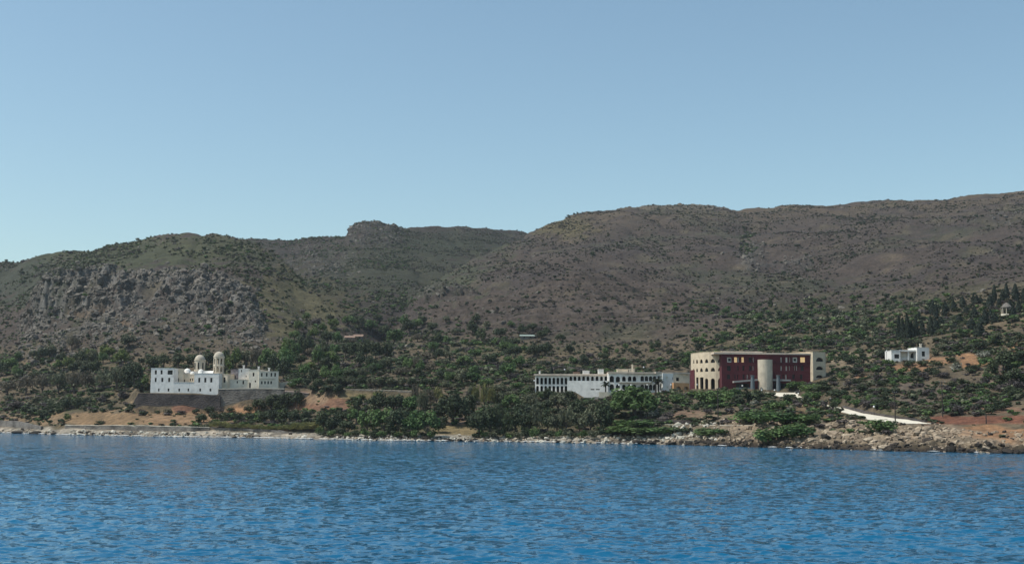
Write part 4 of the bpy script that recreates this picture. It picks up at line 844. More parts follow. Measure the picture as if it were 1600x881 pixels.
def mk_feather(i):
    c, n, v = lobed(760, 22, 0.52, 0.5, 0.46, 0.16, 200+i, squash=1.3); n[:, 2] *= 0.3
    return quad_mesh('crown', c, n, RNG.uniform(0.02, 0.045, len(c)), RNG.uniform(0.07, 0.13, len(c)), L_dark, v, up=np.tile([0, 0, 1.0], (len(c), 1))+RNG.normal(size=(len(c), 3))*0.4), trunk_mesh('trunk', i+20, 0.3, 0.03, 8, 0.35, 0.8)
def mk_bush(i):
    c, n, v = lobed(440, 13, 0.42, 0.5, 0.52, 0.24, 300+i); c[:, 2] = np.maximum(c[:, 2], 0.0); return quad_mesh('foliage', c, n, RNG.uniform(0.06, 0.11, len(c)), RNG.uniform(0.06, 0.11, len(c)), L_dark, v), None
def mk_cypress(i):
    g = np.random.default_rng(400+i); n = 560; z = g.uniform(0.03, 1.0, n)**0.85; prof = 0.5*np.minimum(1, (z/0.16)**0.6)*(1-z**1.7)**0.8+0.02
    a = g.uniform(0, 2*np.pi, n); rr_ = prof*g.uniform(0.55, 1.08, n)*(1+0.16*np.sin(3*a+i+9*z)); c = np.stack([rr_*np.cos(a), rr_*np.sin(a), z], 1)
    nr = np.stack([np.cos(a), np.sin(a), 0.25+0*a], 1)+g.normal(size=(n, 3))*0.4
    return quad_mesh('crown', c, nr, g.uniform(0.12, 0.22, n), g.uniform(0.05, 0.10, n), L_cypress, np.clip(g.normal(0.5, 0.2, n), 0, 1), up=np.tile([0, 0, 1.0], (n, 1))+g.normal(size=(n, 3))*0.2), trunk_mesh('trunk', i+40, 0.5, 0.05, 2, 0.05)
def mk_reed(i):
    g = np.random.default_rng(500+i); n = 340; a = g.uniform(0, 2*np.pi, n); q = 0.46*g.uniform(0, 1, n)**0.5; h = g.uniform(0.5, 1.0, n)*(1.05-0.6*q); c = np.stack([q*np.cos(a), q*np.sin(a), h*0.55], 1)
    up = np.stack([0.35*q*np.cos(a), 0.35*q*np.sin(a), 0.8+0*a], 1)+g.normal(size=(n, 3))*0.15; nr = np.cross(up, g.normal(size=(n, 3)))
    return quad_mesh('foliage', c, nr, g.uniform(0.03, 0.06, n), h*0.9, L_yellow, np.clip(g.normal(0.5, 0.22, n), 0, 1), up=np.cross(up, nr)), None
for key, fn in (('round', mk_round), ('big', mk_big), ('feather', mk_feather), ('bush', mk_bush), ('cypress', mk_cypress), ('reed', mk_reed)): shape_set(key, fn)
_mcache = {}
def shaped(key, i, leaf):
    kk = (key, i, leaf)
    if kk not in _mcache:
        cr, tk = SHAPES[key][i]; m2 = cr.copy(); m2.name = cr.name; m2.materials.clear(); m2.materials.append(L_cypress if key == 'cypress' else LEAFS[leaf]); _mcache[kk] = (m2, tk)
    return _mcache[kk]
KINDS = {'td': ('round', 'd', 'dark green round-crowned tree', 'tree'), 'tg': ('round', 'g', 'mid green round-crowned tree', 'tree'), 'tb': ('round', 'b', 'bright green round-crowned tree', 'tree'), 'to': ('round', 'o', 'grey-green olive-like tree', 'tree'),
         'tw': ('feather', 'w', 'feathery brownish tree', 'tree'), 'fo': ('feather', 'o', 'feathery grey-green tree', 'tree'), 'fd': ('feather', 'd', 'feathery dark tree', 'tree'), 'fy': ('feather', 'y', 'slender yellow-green tree', 'tree'), 'BG': ('big', 'g', 'huge broad green tree', 'tree'), 'BD': ('big', 'd', 'broad dark tree on a bare trunk', 'tree'),
         'bd': ('bush', 'd', 'dark green bush', 'bush'), 'bg': ('bush', 'g', 'mid green bush', 'bush'), 'bb': ('bush', 'b', 'bright green bush', 'bush'), 'bo': ('bush', 'o', 'grey-green bush', 'bush'), 'bp': ('bush', 'p', 'dull purplish bush', 'bush'), 'bw': ('bush', 'w', 'dry brown bush', 'bush'), 'bs': ('bush', 's', 'pale silvery bush', 'bush'),
         'ry': ('reed', 'y', 'yellow-green reed clump', 'reed clump'), 'cy': ('cypress', 'd', 'dark pointed cypress', 'cypress')}
ZONES = [(0, 205, 592, 626, 'in the row above the far-left slope'), (0, 205, 626, 672, 'on the ochre slope by the far-left sea wall'), (0, 230, 480, 592, 'in the wood left of the monastery'), (198, 235, 590, 616, 'at the left corner of the monastery'), (230, 357, 480, 590, 'behind the monastery church'), (357, 446, 480, 603, 'behind the cream monastery wing'),
    (395, 476, 603, 645, 'against the wall below the cream wing'), (300, 487, 645, 662, 'in the hedge below the monastery terrace'), (320, 502, 662, 680, 'behind the brownish sea wall'), (474, 560, 600, 630, 'at the left end of the terrace path'), (486, 600, 630, 692, 'in the left half of the shore thicket'), (600, 702, 641, 692, 'in the right half of the shore thicket'),
    (560, 702, 605, 641, 'below the dark terrace wall'), (505, 670, 588, 605, 'lining the terrace path'), (430, 520, 480, 600, 'in the valley wood right of the monastery'), (520, 640, 480, 588, 'around the terracotta-roofed houses'), (640, 760, 480, 560, 'on the slope at the valley mouth'), (760, 880, 480, 560, 'around the pale hillside shed'), (640, 740, 560, 605, 'above the right end of the terrace path'), (740, 850, 560, 625, 'left of the arched white building'),
    (690, 736, 600, 676, 'by the bare straw-coloured shore patch'), (736, 850, 625, 692, 'in the left part of the dark shore grove'), (850, 956, 645, 692, 'in the right part of the dark shore grove'), (850, 956, 590, 645, 'below the arched white building'), (956, 1076, 600, 656, 'on the bank below the arched building'), (956, 1076, 656, 692, 'on the rocks under the coast path'), (1076, 1200, 600, 642, 'on the bank below the red building'), (1076, 1200, 642, 702, 'on the rocky shore below the red building'),
    (1200, 1312, 640, 702, 'on the rocky bank left of the concrete road'), (1312, 1420, 655, 702, 'on the shore rocks by the concrete road'), (1200, 1312, 595, 640, 'along the road bend'), (1290, 1402, 480, 596, 'on the hillside left of the small white house'), (1390, 1470, 480, 536, 'in the cluster above the small white house'), (1470, 1536, 440, 536, 'on the slope between white house and pavilion'), (1536, 1640, 430, 536, 'around the pavilion'), (1402, 1640, 536, 590, 'right of the small white house'), (1312, 1462, 588, 656, 'on the slope above the concrete road'), (1462, 1640, 560, 656, 'above the red soil bank'),
    (1076, 1292, 440, 556, 'on the hillside behind the red building'), (830, 1080, 480, 590, 'on the hillside behind the arched building')]
def zone(px, py):
    for a, b_, c, d, ph in ZONES:
        if a <= px <= b_ and c <= py <= d: return ph
    return 'on the lower hillside'
PLANTS = []
def plant(px, py, hpx, wpx, kind, g=None):
    g = g or ground_at(px, py); k = g.y/2000.0
    key, leaf, desc, cat = KINDS[kind]; i = random.randrange(NP); cr, tk = shaped(key, i, leaf); h, w = hpx*k, wpx*k; rz = random.uniform(0, 6.28)
    if tk is None:
        o = bpy.data.objects.new({'bush': 'bush', 'reed': 'reed_clump'}[key], cr); link(o)
    else:
        o = bpy.data.objects.new('cypress_tree' if kind == 'cy' else 'broadleaf_tree', None); link(o); o.empty_display_size = 1
        c = bpy.data.objects.new('crown', cr); link(c, o); t = bpy.data.objects.new('trunk', tk); link(t, o)
    o.location = g-Vector((0, 0, 0.15)); o.scale = (w, w*random.uniform(0.9, 1.1), h); o.rotation_euler = (0, 0, rz)
    PLANTS.append((px, py, kind, o)); return o
T = [ # far left
 (12, 617, 24, 34, 'tw'), (40, 616, 30, 36, 'tw'), (66, 616, 34, 36, 'tw'), (92, 616, 38, 38, 'fo'), (116, 615, 38, 34, 'tw'), (138, 612, 34, 32, 'tw'), (160, 610, 36, 30, 'fo'), (182, 609, 38, 36, 'fo'), (196, 607, 30, 20, 'fd'),
 (45, 650, 20, 38, 'bd'), (66, 654, 16, 28, 'bd'), (22, 640, 16, 34, 'bp'), (104, 640, 22, 32, 'bd'), (124, 638, 20, 24, 'bd'), (84, 640, 12, 26, 'bd'), (160, 632, 18, 20, 'bp'), (166, 620, 10, 18, 'bo'), (192, 624, 15, 28, 'bp'), (105, 657, 12, 15, 'bb'), (157, 662, 7, 18, 'bd'), (138, 632, 14, 18, 'bd'), (205, 640, 12, 18, 'bd'), (14, 625, 10, 24, 'bo'), (60, 628, 10, 26, 'bo'), (105, 625, 8, 20, 'bo'), (135, 626, 8, 20, 'bo'),
 (210, 606, 46, 32, 'td'), (226, 606, 22, 20, 'bb'), (214, 610, 12, 16, 'td'), (228, 612, 16, 14, 'bd'), (198, 604, 40, 24, 'td'),
 # behind monastery
 (236, 578, 24, 26, 'td'), (256, 574, 22, 28, 'td'), (278, 574, 24, 30, 'td'), (300, 572, 20, 26, 'td'), (325, 572, 24, 28, 'td'), (352, 577, 34, 20, 'td'), (358, 580, 26, 22, 'bb'), (368, 578, 34, 26, 'tb'), (384, 576, 34, 28, 'to'), (400, 578, 36, 28, 'tw'), (418, 582, 40, 30, 'tg'), (428, 586, 34, 26, 'td'), (442, 596, 36, 28, 'td'), (446, 580, 34, 30, 'tg'), (410, 566, 26, 26, 'tw'),
 # hedge and wall below wing
 (404, 643, 22, 24, 'td'), (424, 641, 28, 30, 'td'), (446, 640, 32, 32, 'td'), (464, 638, 30, 24, 'td'), (388, 645, 14, 20, 'bd'), (436, 646, 22, 30, 'td'),
 (315, 660, 18, 26, 'bd'), (334, 657, 16, 24, 'bd'), (352, 657, 17, 24, 'bd'), (371, 657, 17, 24, 'bd'), (390, 657, 15, 22, 'bd'), (410, 659, 18, 24, 'td'), (427, 660, 22, 26, 'td'), (444, 660, 22, 26, 'td'), (460, 660, 20, 24, 'td'), (477, 659, 20, 24, 'td'), (322, 668, 8, 18, 'bo'), (222, 645, 8, 16, 'bp'), (246, 645, 6, 12, 'bd'), (262, 646, 9, 16, 'bw'), (284, 646, 7, 18, 'bp'), (306, 646, 10, 18, 'bd'), (328, 645, 14, 20, 'bd'), (344, 646, 12, 16, 'bp'), (360, 644, 10, 18, 'bd'),
 (344, 669, 20, 28, 'ry'), (366, 670, 15, 22, 'ry'), (384, 670, 15, 22, 'ry'), (402, 671, 14, 22, 'ry'), (422, 672, 13, 24, 'ry'), (450, 673, 17, 24, 'ry'), (466, 674, 24, 32, 'ry'), (485, 674, 26, 26, 'ry'), (436, 672, 12, 18, 'ry'),
 # terrace path
 (488, 614, 16, 20, 'td'), (497, 608, 18, 22, 'td'), (512, 617, 20, 24, 'td'), (528, 619, 22, 26, 'td'), (478, 606, 18, 22, 'bd'), (466, 604, 16, 24, 'tg'), (456, 606, 12, 20, 'bg'), (490, 600, 26, 26, 'td'), (508, 598, 26, 28, 'tg'), (476, 592, 26, 26, 'tg'), (486, 580, 18, 18, 'tb'),
 (516, 603, 16, 18, 'td'), (532, 604, 17, 20, 'td'), (548, 604, 17, 20, 'to'), (564, 604, 18, 20, 'td'), (580, 605, 17, 20, 'to'), (596, 605, 18, 20, 'td'), (612, 605, 18, 20, 'to'), (628, 605, 18, 20, 'to'), (643, 605, 18, 18, 'td'), (526, 596, 26, 26, 'tg'), (548, 596, 24, 26, 'td'), (564, 592, 20, 24, 'to'), (662, 604, 16, 18, 'td'), (676, 606, 18, 20, 'td'), (694, 608, 16, 20, 'bo'), (712, 608, 14, 22, 'bo'),
 # shore thicket
 (560, 640, 22, 26, 'td'), (592, 646, 34, 42, 'td'), (616, 648, 38, 42, 'td'), (640, 650, 34, 36, 'tg'), (566, 624, 10, 20, 'by' if False else 'bb'), (590, 620, 9, 20, 'bb'), (548, 646, 12, 16, 'bb'),
 (505, 674, 34, 36, 'td'), (522, 676, 30, 30, 'td'), (543, 678, 26, 30, 'td'), (556, 662, 24, 30, 'tg'), (574, 678, 40, 42, 'tg'), (600, 679, 44, 44, 'tg'), (622, 680, 42, 42, 'td'), (646, 682, 38, 40, 'tg'), (668, 683, 44, 42, 'tg'), (686, 676, 22, 24, 'td'), (500, 679, 15, 18, 'bg'), (536, 660, 20, 26, 'td'), (585, 684, 14, 26, 'bd'), (654, 664, 30, 30, 'td'), (630, 664, 30, 34, 'td'),
 (648, 644, 46, 18, 'tw'), (660, 654, 46, 22, 'fo'), (672, 640, 34, 20, 'tw'), (682, 634, 32, 26, 'fy'), (694, 640, 26, 24, 'fy'), (708, 664, 54, 62, 'BD'), (732, 652, 38, 32, 'td'), (738, 626, 26, 22, 'fo'),
 (744, 642, 46, 15, 'fy'), (756, 646, 50, 16, 'fy'), (768, 642, 42, 16, 'fy'), (780, 640, 30, 22, 'to'),
 # dark shore grove
 (748, 684, 46, 38, 'td'), (766, 682, 48, 36, 'td'), (786, 682, 44, 36, 'fd'), (806, 681, 46, 38, 'td'), (826, 681, 44, 36, 'td'), (838, 680, 48, 38, 'fo'), (856, 679, 40, 34, 'td'), (870, 680, 36, 30, 'to'), (886, 679, 46, 36, 'fo'), (905, 678, 40, 30, 'to'), (922, 680, 42, 36, 'to'), (940, 678, 54, 40, 'td'), (950, 676, 40, 26, 'td'), (928, 652, 24, 26, 'to'), (850, 652, 30, 32, 'td'), (828, 644, 30, 36, 'to'), (800, 642, 28, 34, 'tg'), (872, 644, 30, 38, 'to'), (816, 660, 36, 36, 'td'), (900, 658, 34, 34, 'td'), (780, 664, 34, 34, 'td'), (760, 668, 36, 30, 'td'),
 (856, 628, 22, 26, 'td'), (872, 630, 22, 28, 'td'), (889, 632, 24, 28, 'td'), (902, 634, 14, 20, 'bd'), (914, 636, 14, 18, 'bd'), (924, 634, 13, 16, 'bd'), (846, 622, 14, 20, 'bg'), (858, 616, 8, 22, 'bd'), (905, 646, 16, 24, 'bd'), (838, 622, 14, 20, 'bo'),
 (992, 654, 56, 82, 'BG'), (960, 650, 30, 30, 'td'), (966, 632, 18, 22, 'bg'), (1057, 633, 20, 26, 'bg'), (1062, 622, 12, 24, 'bp'), (1020, 654, 18, 30, 'bs'), (1046, 654, 14, 22, 'bp'), (1036, 652, 12, 14, 'bd'), (1064, 654, 8, 16, 'bd'), (1078, 658, 8, 14, 'bd'), (1090, 660, 9, 20, 'bd'),
 (1084, 622, 14, 28, 'bb' if False else 'bg'), (1100, 631, 24, 38, 'bg'), (1120, 636, 22, 34, 'bg'), (1138, 630, 22, 28, 'bg'), (1153, 634, 18, 26, 'bd'), (1172, 630, 22, 30, 'bd'), (1186, 624, 16, 24, 'bd'), (1176, 622, 10, 18, 'bs'), (1178, 634, 12, 20, 'bs'), (1128, 620, 12, 26, 'bg'), (1150, 618, 12, 26, 'bg'), (1106, 646, 10, 20, 'bp'),
 (985, 680, 18, 64, 'bg'), (1014, 680, 14, 40, 'bg'), (962, 679, 12, 34, 'bg'), (1000, 668, 14, 50, 'bg'), (1042, 678, 13, 44, 'bg'), (1066, 676, 10, 30, 'bd'), (1104, 683, 16, 42, 'bg'), (1124, 678, 10, 30, 'bg'), (970, 666, 12, 40, 'bg'),
 (1160, 660, 18, 36, 'bg'), (1184, 662, 22, 46, 'bg'), (1208, 664, 24, 48, 'bg'), (1236, 664, 20, 40, 'bg'), (1200, 692, 26, 36, 'bg'), (1222, 688, 24, 36, 'bg'), (1250, 686, 22, 42, 'bg'), (1266, 662, 16, 34, 'bg'), (1240, 676, 18, 36, 'bg'), (1280, 668, 9, 22, 'bp'), (1372, 678, 26, 40, 'bg'), (1388, 674, 12, 20, 'bg'),
 (1262, 634, 18, 16, 'bd'), (1288, 638, 15, 15, 'bp'), (1302, 641, 16, 16, 'bd'), (1230, 628, 13, 18, 'bd'), (1242, 632, 10, 14, 'bp'), (1216, 640, 14, 30, 'bg'), (1246, 606, 12, 30, 'bg'), (1268, 614, 16, 34, 'bg'), (1290, 612, 14, 34, 'bd'), (1272, 626, 16, 34, 'bg'), (1310, 622, 16, 40, 'bd'), (1252, 596, 10, 22, 'bw'), (1264, 610, 10, 26, 'bg'), (1284, 604, 12, 26, 'bd'), (1302, 600, 14, 26, 'bd'), (1236, 608, 9, 20, 'bg'),
 # valley trees
 (470, 552, 30, 18, 'td'), (480, 556, 34, 20, 'td'), (497, 574, 34, 26, 'tg'), (506, 560, 28, 22, 'td'), (512, 540, 28, 26, 'td'), (526, 540, 24, 20, 'tg'), (462, 560, 26, 22, 'tg'), (452, 574, 26, 26, 'tg'), (540, 560, 30, 26, 'td'), (556, 562, 30, 26, 'td'), (572, 562, 32, 26, 'td'), (587, 564, 32, 24, 'td'), (605, 562, 30, 20, 'td'), (562, 574, 24, 24, 'td'), (580, 578, 22, 24, 'td'), (596, 582, 20, 20, 'td'), (606, 578, 22, 22, 'to'), (628, 588, 16, 26, 'tw'), (616, 540, 28, 30, 'tg'), (600, 530, 24, 26, 'td'), (640, 522, 24, 30, 'td'), (632, 512, 20, 24, 'tg'), (660, 510, 18, 22, 'td'), (684, 542, 26, 20, 'td'), (676, 520, 20, 22, 'td'), (652, 534, 14, 22, 'tw'), (650, 515, 20, 24, 'tg'), (580, 520, 22, 28, 'tg'), (560, 512, 20, 26, 'td'), (545, 510, 18, 24, 'tg'), (590, 505, 16, 20, 'td'),
 (752, 538, 28, 22, 'td'), (738, 522, 20, 22, 'td'), (744, 506, 18, 18, 'td'), (782, 528, 16, 24, 'td'), (776, 540, 12, 24, 'tg'), (816, 524, 18, 24, 'td'), (832, 518, 16, 22, 'td'), (846, 530, 16, 24, 'td'), (790, 548, 16, 26, 'tg'), (764, 570, 20, 28, 'td'), (742, 560, 18, 26, 'tg'), (792, 590, 24, 38, 'tg'), (812, 574, 18, 30, 'tg'), (836, 558, 22, 30, 'td'), (852, 556, 22, 26, 'td'), (806, 556, 18, 26, 'td'), (726, 572, 18, 28, 'tg'), (690, 596, 20, 28, 'td'), (704, 588, 14, 22, 'tw'), (720, 600, 24, 26, 'to'), (738, 598, 18, 28, 'tg'), (760, 606, 18, 30, 'tg'), (780, 616, 18, 30, 'to'), (806, 610, 16, 26, 'tg'), (822, 600, 14, 24, 'bo'), (830, 612, 14, 22, 'bo'), (760, 622, 18, 26, 'to'), (800, 624, 16, 26, 'to'), (700, 560, 14, 22, 'bo'), (666, 560, 12, 24, 'bw'), (646, 570, 14, 24, 'bo'), (674, 578, 14, 22, 'bw'),
 # right slope trees
 (1568, 580, 34, 44, 'td'), (1586, 600, 24, 36, 'td'), (1552, 588, 26, 30, 'bd'), (1598, 570, 28, 30, 'td'), (1494, 574, 12, 16, 'bd'), (1538, 560, 14, 24, 'bs'), (1496, 580, 14, 22, 'bs'), (1456, 584, 14, 26, 'bd'), (1442, 590, 12, 24, 'bp'), (1476, 590, 12, 24, 'bp'), (1418, 574, 9, 20, 'bd'), (1387, 572, 14, 26, 'bg'), (1378, 560, 16, 24, 'bd'), (1462, 556, 14, 18, 'bo'), (1474, 548, 14, 22, 'bo'),
 (1514, 548, 12, 26, 'bd'), (1534, 545, 14, 30, 'bd'), (1556, 540, 14, 30, 'bd'), (1580, 536, 14, 30, 'bd'), (1600, 532, 14, 30, 'bd'), (1496, 546, 12, 24, 'bd'), (1480, 538, 10, 20, 'bo')]
CY = [(1405, 530, 36, 10), (1411, 530, 34, 10), (1418, 530, 41, 10), (1424, 529, 26, 12), (1431, 528, 34, 11), (1441, 526, 26, 12), (1454, 523, 30, 12), (1462, 516, 18, 13), (1457, 492, 24, 12), (1463, 498, 24, 9), (1477, 494, 24, 11), (1490, 487, 19, 10), (1504, 480, 18, 11), (1521, 474, 15, 8), (1526, 475, 15, 9), (1532, 474, 11, 9), (1470, 508, 14, 13), (1523, 499, 22, 11), (1518, 514, 18, 15), (1530, 525, 22, 20), (1539, 507, 24, 14), (1554, 504, 16, 12), (1547, 483, 22, 14), (1554, 470, 26, 9), (1561, 478, 12, 9), (1567, 472, 20, 10), (1573, 470, 28, 10), (1587, 470, 27, 12), (1592, 488, 22, 9), (1583, 494, 16, 11), (1491, 516, 12, 14), (1436, 500, 14, 7), (1499, 505, 14, 12), (1510, 490, 12, 12), (1547, 496, 14, 9), (1578, 480, 12, 8), (1600, 474, 24, 11), (862, 585, 14, 6), (474, 548, 30, 9), (607, 560, 28, 9), (466, 546, 24, 6), (702, 566, 10, 5)]
T = [(a, b_, h*1.12, w*(1.55 if b_ > 645 else 1.25), k_) if k_ in ('bg', 'bd') and a > 950 and b_ > 600 else (a, b_, h, w, k_) for a, b_, h, w, k_ in T]
T += [(744+13*i, 683.5+(i % 3), 11+3*(i % 4), 22, ('bd', 'bg', 'bo')[i % 3]) for i in range(16)]+[(506+13*i, 681+(i % 2)+i*0.12, 10+3*(i % 3), 22, ('bd', 'bg')[i % 2]) for i in range(14)]
for t in T: plant(*t)
for a, b_, h, w in CY: plant(a, b_, h, w, 'cy')
# further bushes and trees on the slopes (kept apart in the ground plan)
_pts = np.array([(o.location.x, o.location.y) for _, _, _, o in PLANTS])
def fill(n, x0, x1, y0, y1, kinds, hm_, asp=(1.3, 2.0), gap=0.55):
    global _pts; done = 0; tries = 0
    while done < n and tries < n*12:
        tries += 1; px, py = random.uniform(x0, x1), random.uniform(y0, y1); g = ground_at(px, py); k = g.y/2000; h = random.uniform(*hm_); w = h*random.uniform(*asp)
        if np.min(np.hypot(_pts[:, 0]-g.x, _pts[:, 1]-g.y)) < w*gap: continue
        plant(px, py, h/k, w/k, random.choice(kinds), g); _pts = np.vstack([_pts, (g.x, g.y)]); done += 1
fill(26, 0, 205, 540, 590, ['td', 'tg', 'td', 'tg', 'tb', 'to', 'tw'], (5, 9), (0.9, 1.3), 0.35)
fill(30, 1300, 1390, 555, 640, ['bd', 'bg', 'bp', 'bd'], (1.8, 3.4)); fill(46, 1380, 1600, 570, 648, ['bd', 'bg', 'bp', 'bp', 'bd'], (1.8, 3.2)); fill(36, 1090, 1400, 490, 548, ['bd', 'bg', 'bd', 'tg'], (2.5, 4.5)); fill(26, 1380, 1600, 470, 540, ['bd', 'bo', 'bg'], (2, 3.5))
fill(26, 480, 700, 500, 590, ['td', 'tg', 'to', 'tw', 'bp'], (3.0, 6.0), (0.9, 1.4), 0.4); fill(36, 690, 880, 510, 600, ['td', 'tg', 'bd', 'bo', 'bg', 'bp'], (2.6, 5.0), (1.0, 1.5), 0.4); fill(24, 880, 1090, 545, 578, ['bd', 'td', 'bg'], (2.5, 5), (1.0, 1.5), 0.4)
fill(16, 440, 520, 500, 580, ['td', 'tg', 'tb'], (5, 8), (0.9, 1.3), 0.35)
ORD = ['first', 'second', 'third', 'fourth', 'fifth', 'sixth', 'seventh', 'eighth', 'ninth', 'tenth', 'eleventh', 'twelfth', 'thirteenth', 'fourteenth', 'fifteenth', 'sixteenth', 'seventeenth', 'eighteenth', 'nineteenth', 'twentieth']
def ordinal(i): return ORD[i] if i < 20 else ('twenty-' if i < 29 else 'thirty-')+ORD[(i-20) % 10]
from collections import defaultdict
bucket = defaultdict(list)
for px, py, kind, o in PLANTS: bucket[(KINDS[kind][2], zone(px, py))].append((px, kind, o))
for (desc, ph), L in bucket.items():
    L.sort(key=lambda t: t[0])
    for i, (px, kind, o) in enumerate(L):
        lab = desc+' '+ph if len(L) == 1 else ('leftmost ' if i == 0 else 'rightmost ' if i == len(L)-1 else ordinal(i)+'-from-left ')+desc+' '+ph
        tag(o, lab, KINDS[kind][3], {'tree': 'broadleaf trees of the coast', 'bush': 'bushes of the coast and slopes', 'reed clump': 'reed clumps by the shore', 'cypress': 'cypresses'}[KINDS[kind][3]])
# palms
def palm(px, py, hpx, Yd, label):
    x, y = C2(px, Yd, py); g = Vector((x, y, float(hgt(x, y)))); zt = zz(px, py-hpx, Yd); r = empty('palm_tree', g, label, 'palm', 'palms'); mb = MB(); mb.tube((x, y, g.z-0.4), (x+0.1, y, zt), 0.28, 0.2, 8); mb.build('trunk', M_bark, r)
    for i in range(22):
        a = 2*math.pi*i/22*3.1+random.uniform(-0.1, 0.1); el = random.uniform(-0.3, 1.0); L = 2.3; vs = []; fs = []; p = Vector((x+0.1, y, zt)); d = Vector((math.cos(a)*math.cos(el), math.sin(a)*math.cos(el), math.sin(el))); s = Vector((-math.sin(a), math.cos(a), 0))
        for k_ in range(6):
            wd = [0.06, 0.34, 0.42, 0.36, 0.22, 0.03][k_]; vs += [p-s*wd-Vector((0, 0, wd*0.4)), p, p+s*wd-Vector((0, 0, wd*0.4))]
            if k_: q = (k_-1)*3; fs += [(q, q+1, q+4, q+3), (q+1, q+2, q+5, q+4)]
            p = p+d*(L/5); d = (d+Vector((0, 0, -0.28))).normalized()
        mesh_obj('frond', vs, fs, L_dark, r)
palm(946, 616, 16, 447, 'small palm in front of the blank white wall'); palm(1024.5, 612, 18, 449.5, 'dark bushy palm before the right-hand arches'); palm(1029, 612, 17, 450.3, 'slighter palm touching the dark bushy palm')

# ------------------------------------------------------------------ uncountable scrub, stones, foam
def gn_scatter(name, pts, scl, rot, pid, protos, label, cat):
    pc = bpy.data.collections.new(name+'_shapes')
    for i, me in enumerate(protos):
        pc.objects.link(bpy.data.objects.new('%s_shape_%02d' % (name, i), me))
    me = bpy.data.meshes.new(name); n = len(pts); me.vertices.add(n); me.vertices.foreach_set('co', np.asarray(pts, np.float32).ravel())
    a = me.attributes.new('scl', 'FLOAT_VECTOR', 'POINT'); a.data.foreach_set('vector', np.asarray(scl, np.float32).ravel())
    a = me.attributes.new('rot', 'FLOAT_VECTOR', 'POINT'); a.data.foreach_set('vector', np.asarray(rot, np.float32).ravel())
    a = me.attributes.new('pid', 'INT', 'POINT'); a.data.foreach_set('value', np.asarray(pid, np.int32)); me.update()
    o = link(bpy.data.objects.new(name, me)); tag(o, label, cat, kind='stuff')
    ng = bpy.data.node_groups.new(name, 'GeometryNodeTree'); ng.interface.new_socket('Geometry', in_out='INPUT', socket_type='NodeSocketGeometry'); ng.interface.new_socket('Geometry', in_out='OUTPUT', socket_type='NodeSocketGeometry')
    N = ng.nodes; gi = N.new('NodeGroupInput'); go = N.new('NodeGroupOutput'); ip = N.new('GeometryNodeInstanceOnPoints'); ci = N.new('GeometryNodeCollectionInfo'); ci.inputs[0].default_value = pc; ci.inputs[1].default_value = True; ci.inputs[2].default_value = True
    def attr(nm, ty): q = N.new('GeometryNodeInputNamedAttribute'); q.data_type = ty; q.inputs[0].default_value = nm; return q.outputs[0]
    L = ng.links; L.new(gi.outputs[0], ip.inputs['Points']); L.new(ci.outputs[0], ip.inputs['Instance']); ip.inputs['Pick Instance'].default_value = True
    L.new(attr('pid', 'INT'), ip.inputs['Instance Index']); L.new(attr('scl', 'FLOAT_VECTOR'), ip.inputs['Scale'])
    er = N.new('FunctionNodeEulerToRotation'); L.new(attr('rot', 'FLOAT_VECTOR'), er.inputs[0]); L.new(er.outputs[0], ip.inputs['Rotation']); L.new(ip.outputs[0], go.inputs[0])
    md = o.modifiers.new('scatter', 'NODES'); md.node_group = ng
    return o
def sampler(n, y0, y1, umax=0.5, seed=0):
    g = np.random.default_rng(seed); y = np.sqrt(g.uniform(y0*y0, y1*y1, n)); u = g.uniform(-umax, umax, n); x = u*y; return x, y, hgt(x, y), g
def gsample(A, x, y):
    u = x/y; i = np.clip(np.searchsorted(US, u)-1, 0, len(US)-2); j = np.clip(np.searchsorted(YS, y)-1, 0, len(YS)-2); return A[j, i]
# shrub shapes
SCR = []
for i, (lf, nq) in enumerate([('d', 70), ('d', 70), ('g', 70), ('o', 60), ('p', 60), ('w', 60), ('d', 60), ('o', 60)]):
    c, n, v = lobed(nq, 5, 0.42, 0.5, 0.45, 0.3, 700+i); c[:, 2] = np.maximum(c[:, 2], 0); SCR.append(quad_mesh('scrub', c, n, RNG.uniform(0.16, 0.3, nq), RNG.uniform(0.16, 0.3, nq), LEAFS[lf], v))
keepout = np.zeros_like(Z)
for name, P, mat in RIBBONS:
    for (p, w0), (q, w1) in zip(P[:-1], P[1:]):
        dx, dy = q.x-p.x, q.y-p.y; t = np.clip(((GX-p.x)*dx+(GY-p.y)*dy)/(dx*dx+dy*dy), 0, 1); keepout = np.maximum(keepout, (np.hypot(GX-(p.x+t*dx), GY-(p.y+t*dy)) < max(w0, w1)/2+1.0))
for (px0, px1, Y0, Y1) in ((205, 345, 480, 512), (338, 487, 478, 508), (832, 1080, 447, 478), (1074, 1294, 446, 482), (1390, 1456, 456, 473), (520, 655, 462, 478)):
    keepout = np.maximum(keepout, (GU > ray(px0, 600)[0]) & (GU < ray(px1, 600)[0]) & (GY > Y0) & (GY < Y1))
bare = np.clip(sum(blob(a, b_, rx, ry, 0.3, int(a) % 29) for a, b_, rx, ry in [(160, 655, 90, 14), (280, 654, 80, 12), (375, 644, 32, 8), (712, 672, 34, 16), (1545, 680, 100, 20), (1530, 657, 110, 8), (1515, 563, 24, 10), (1465, 562, 24, 6), (1425, 574, 30, 5), (500, 634, 50, 10), (1450, 676, 70, 12)]), 0, 1)
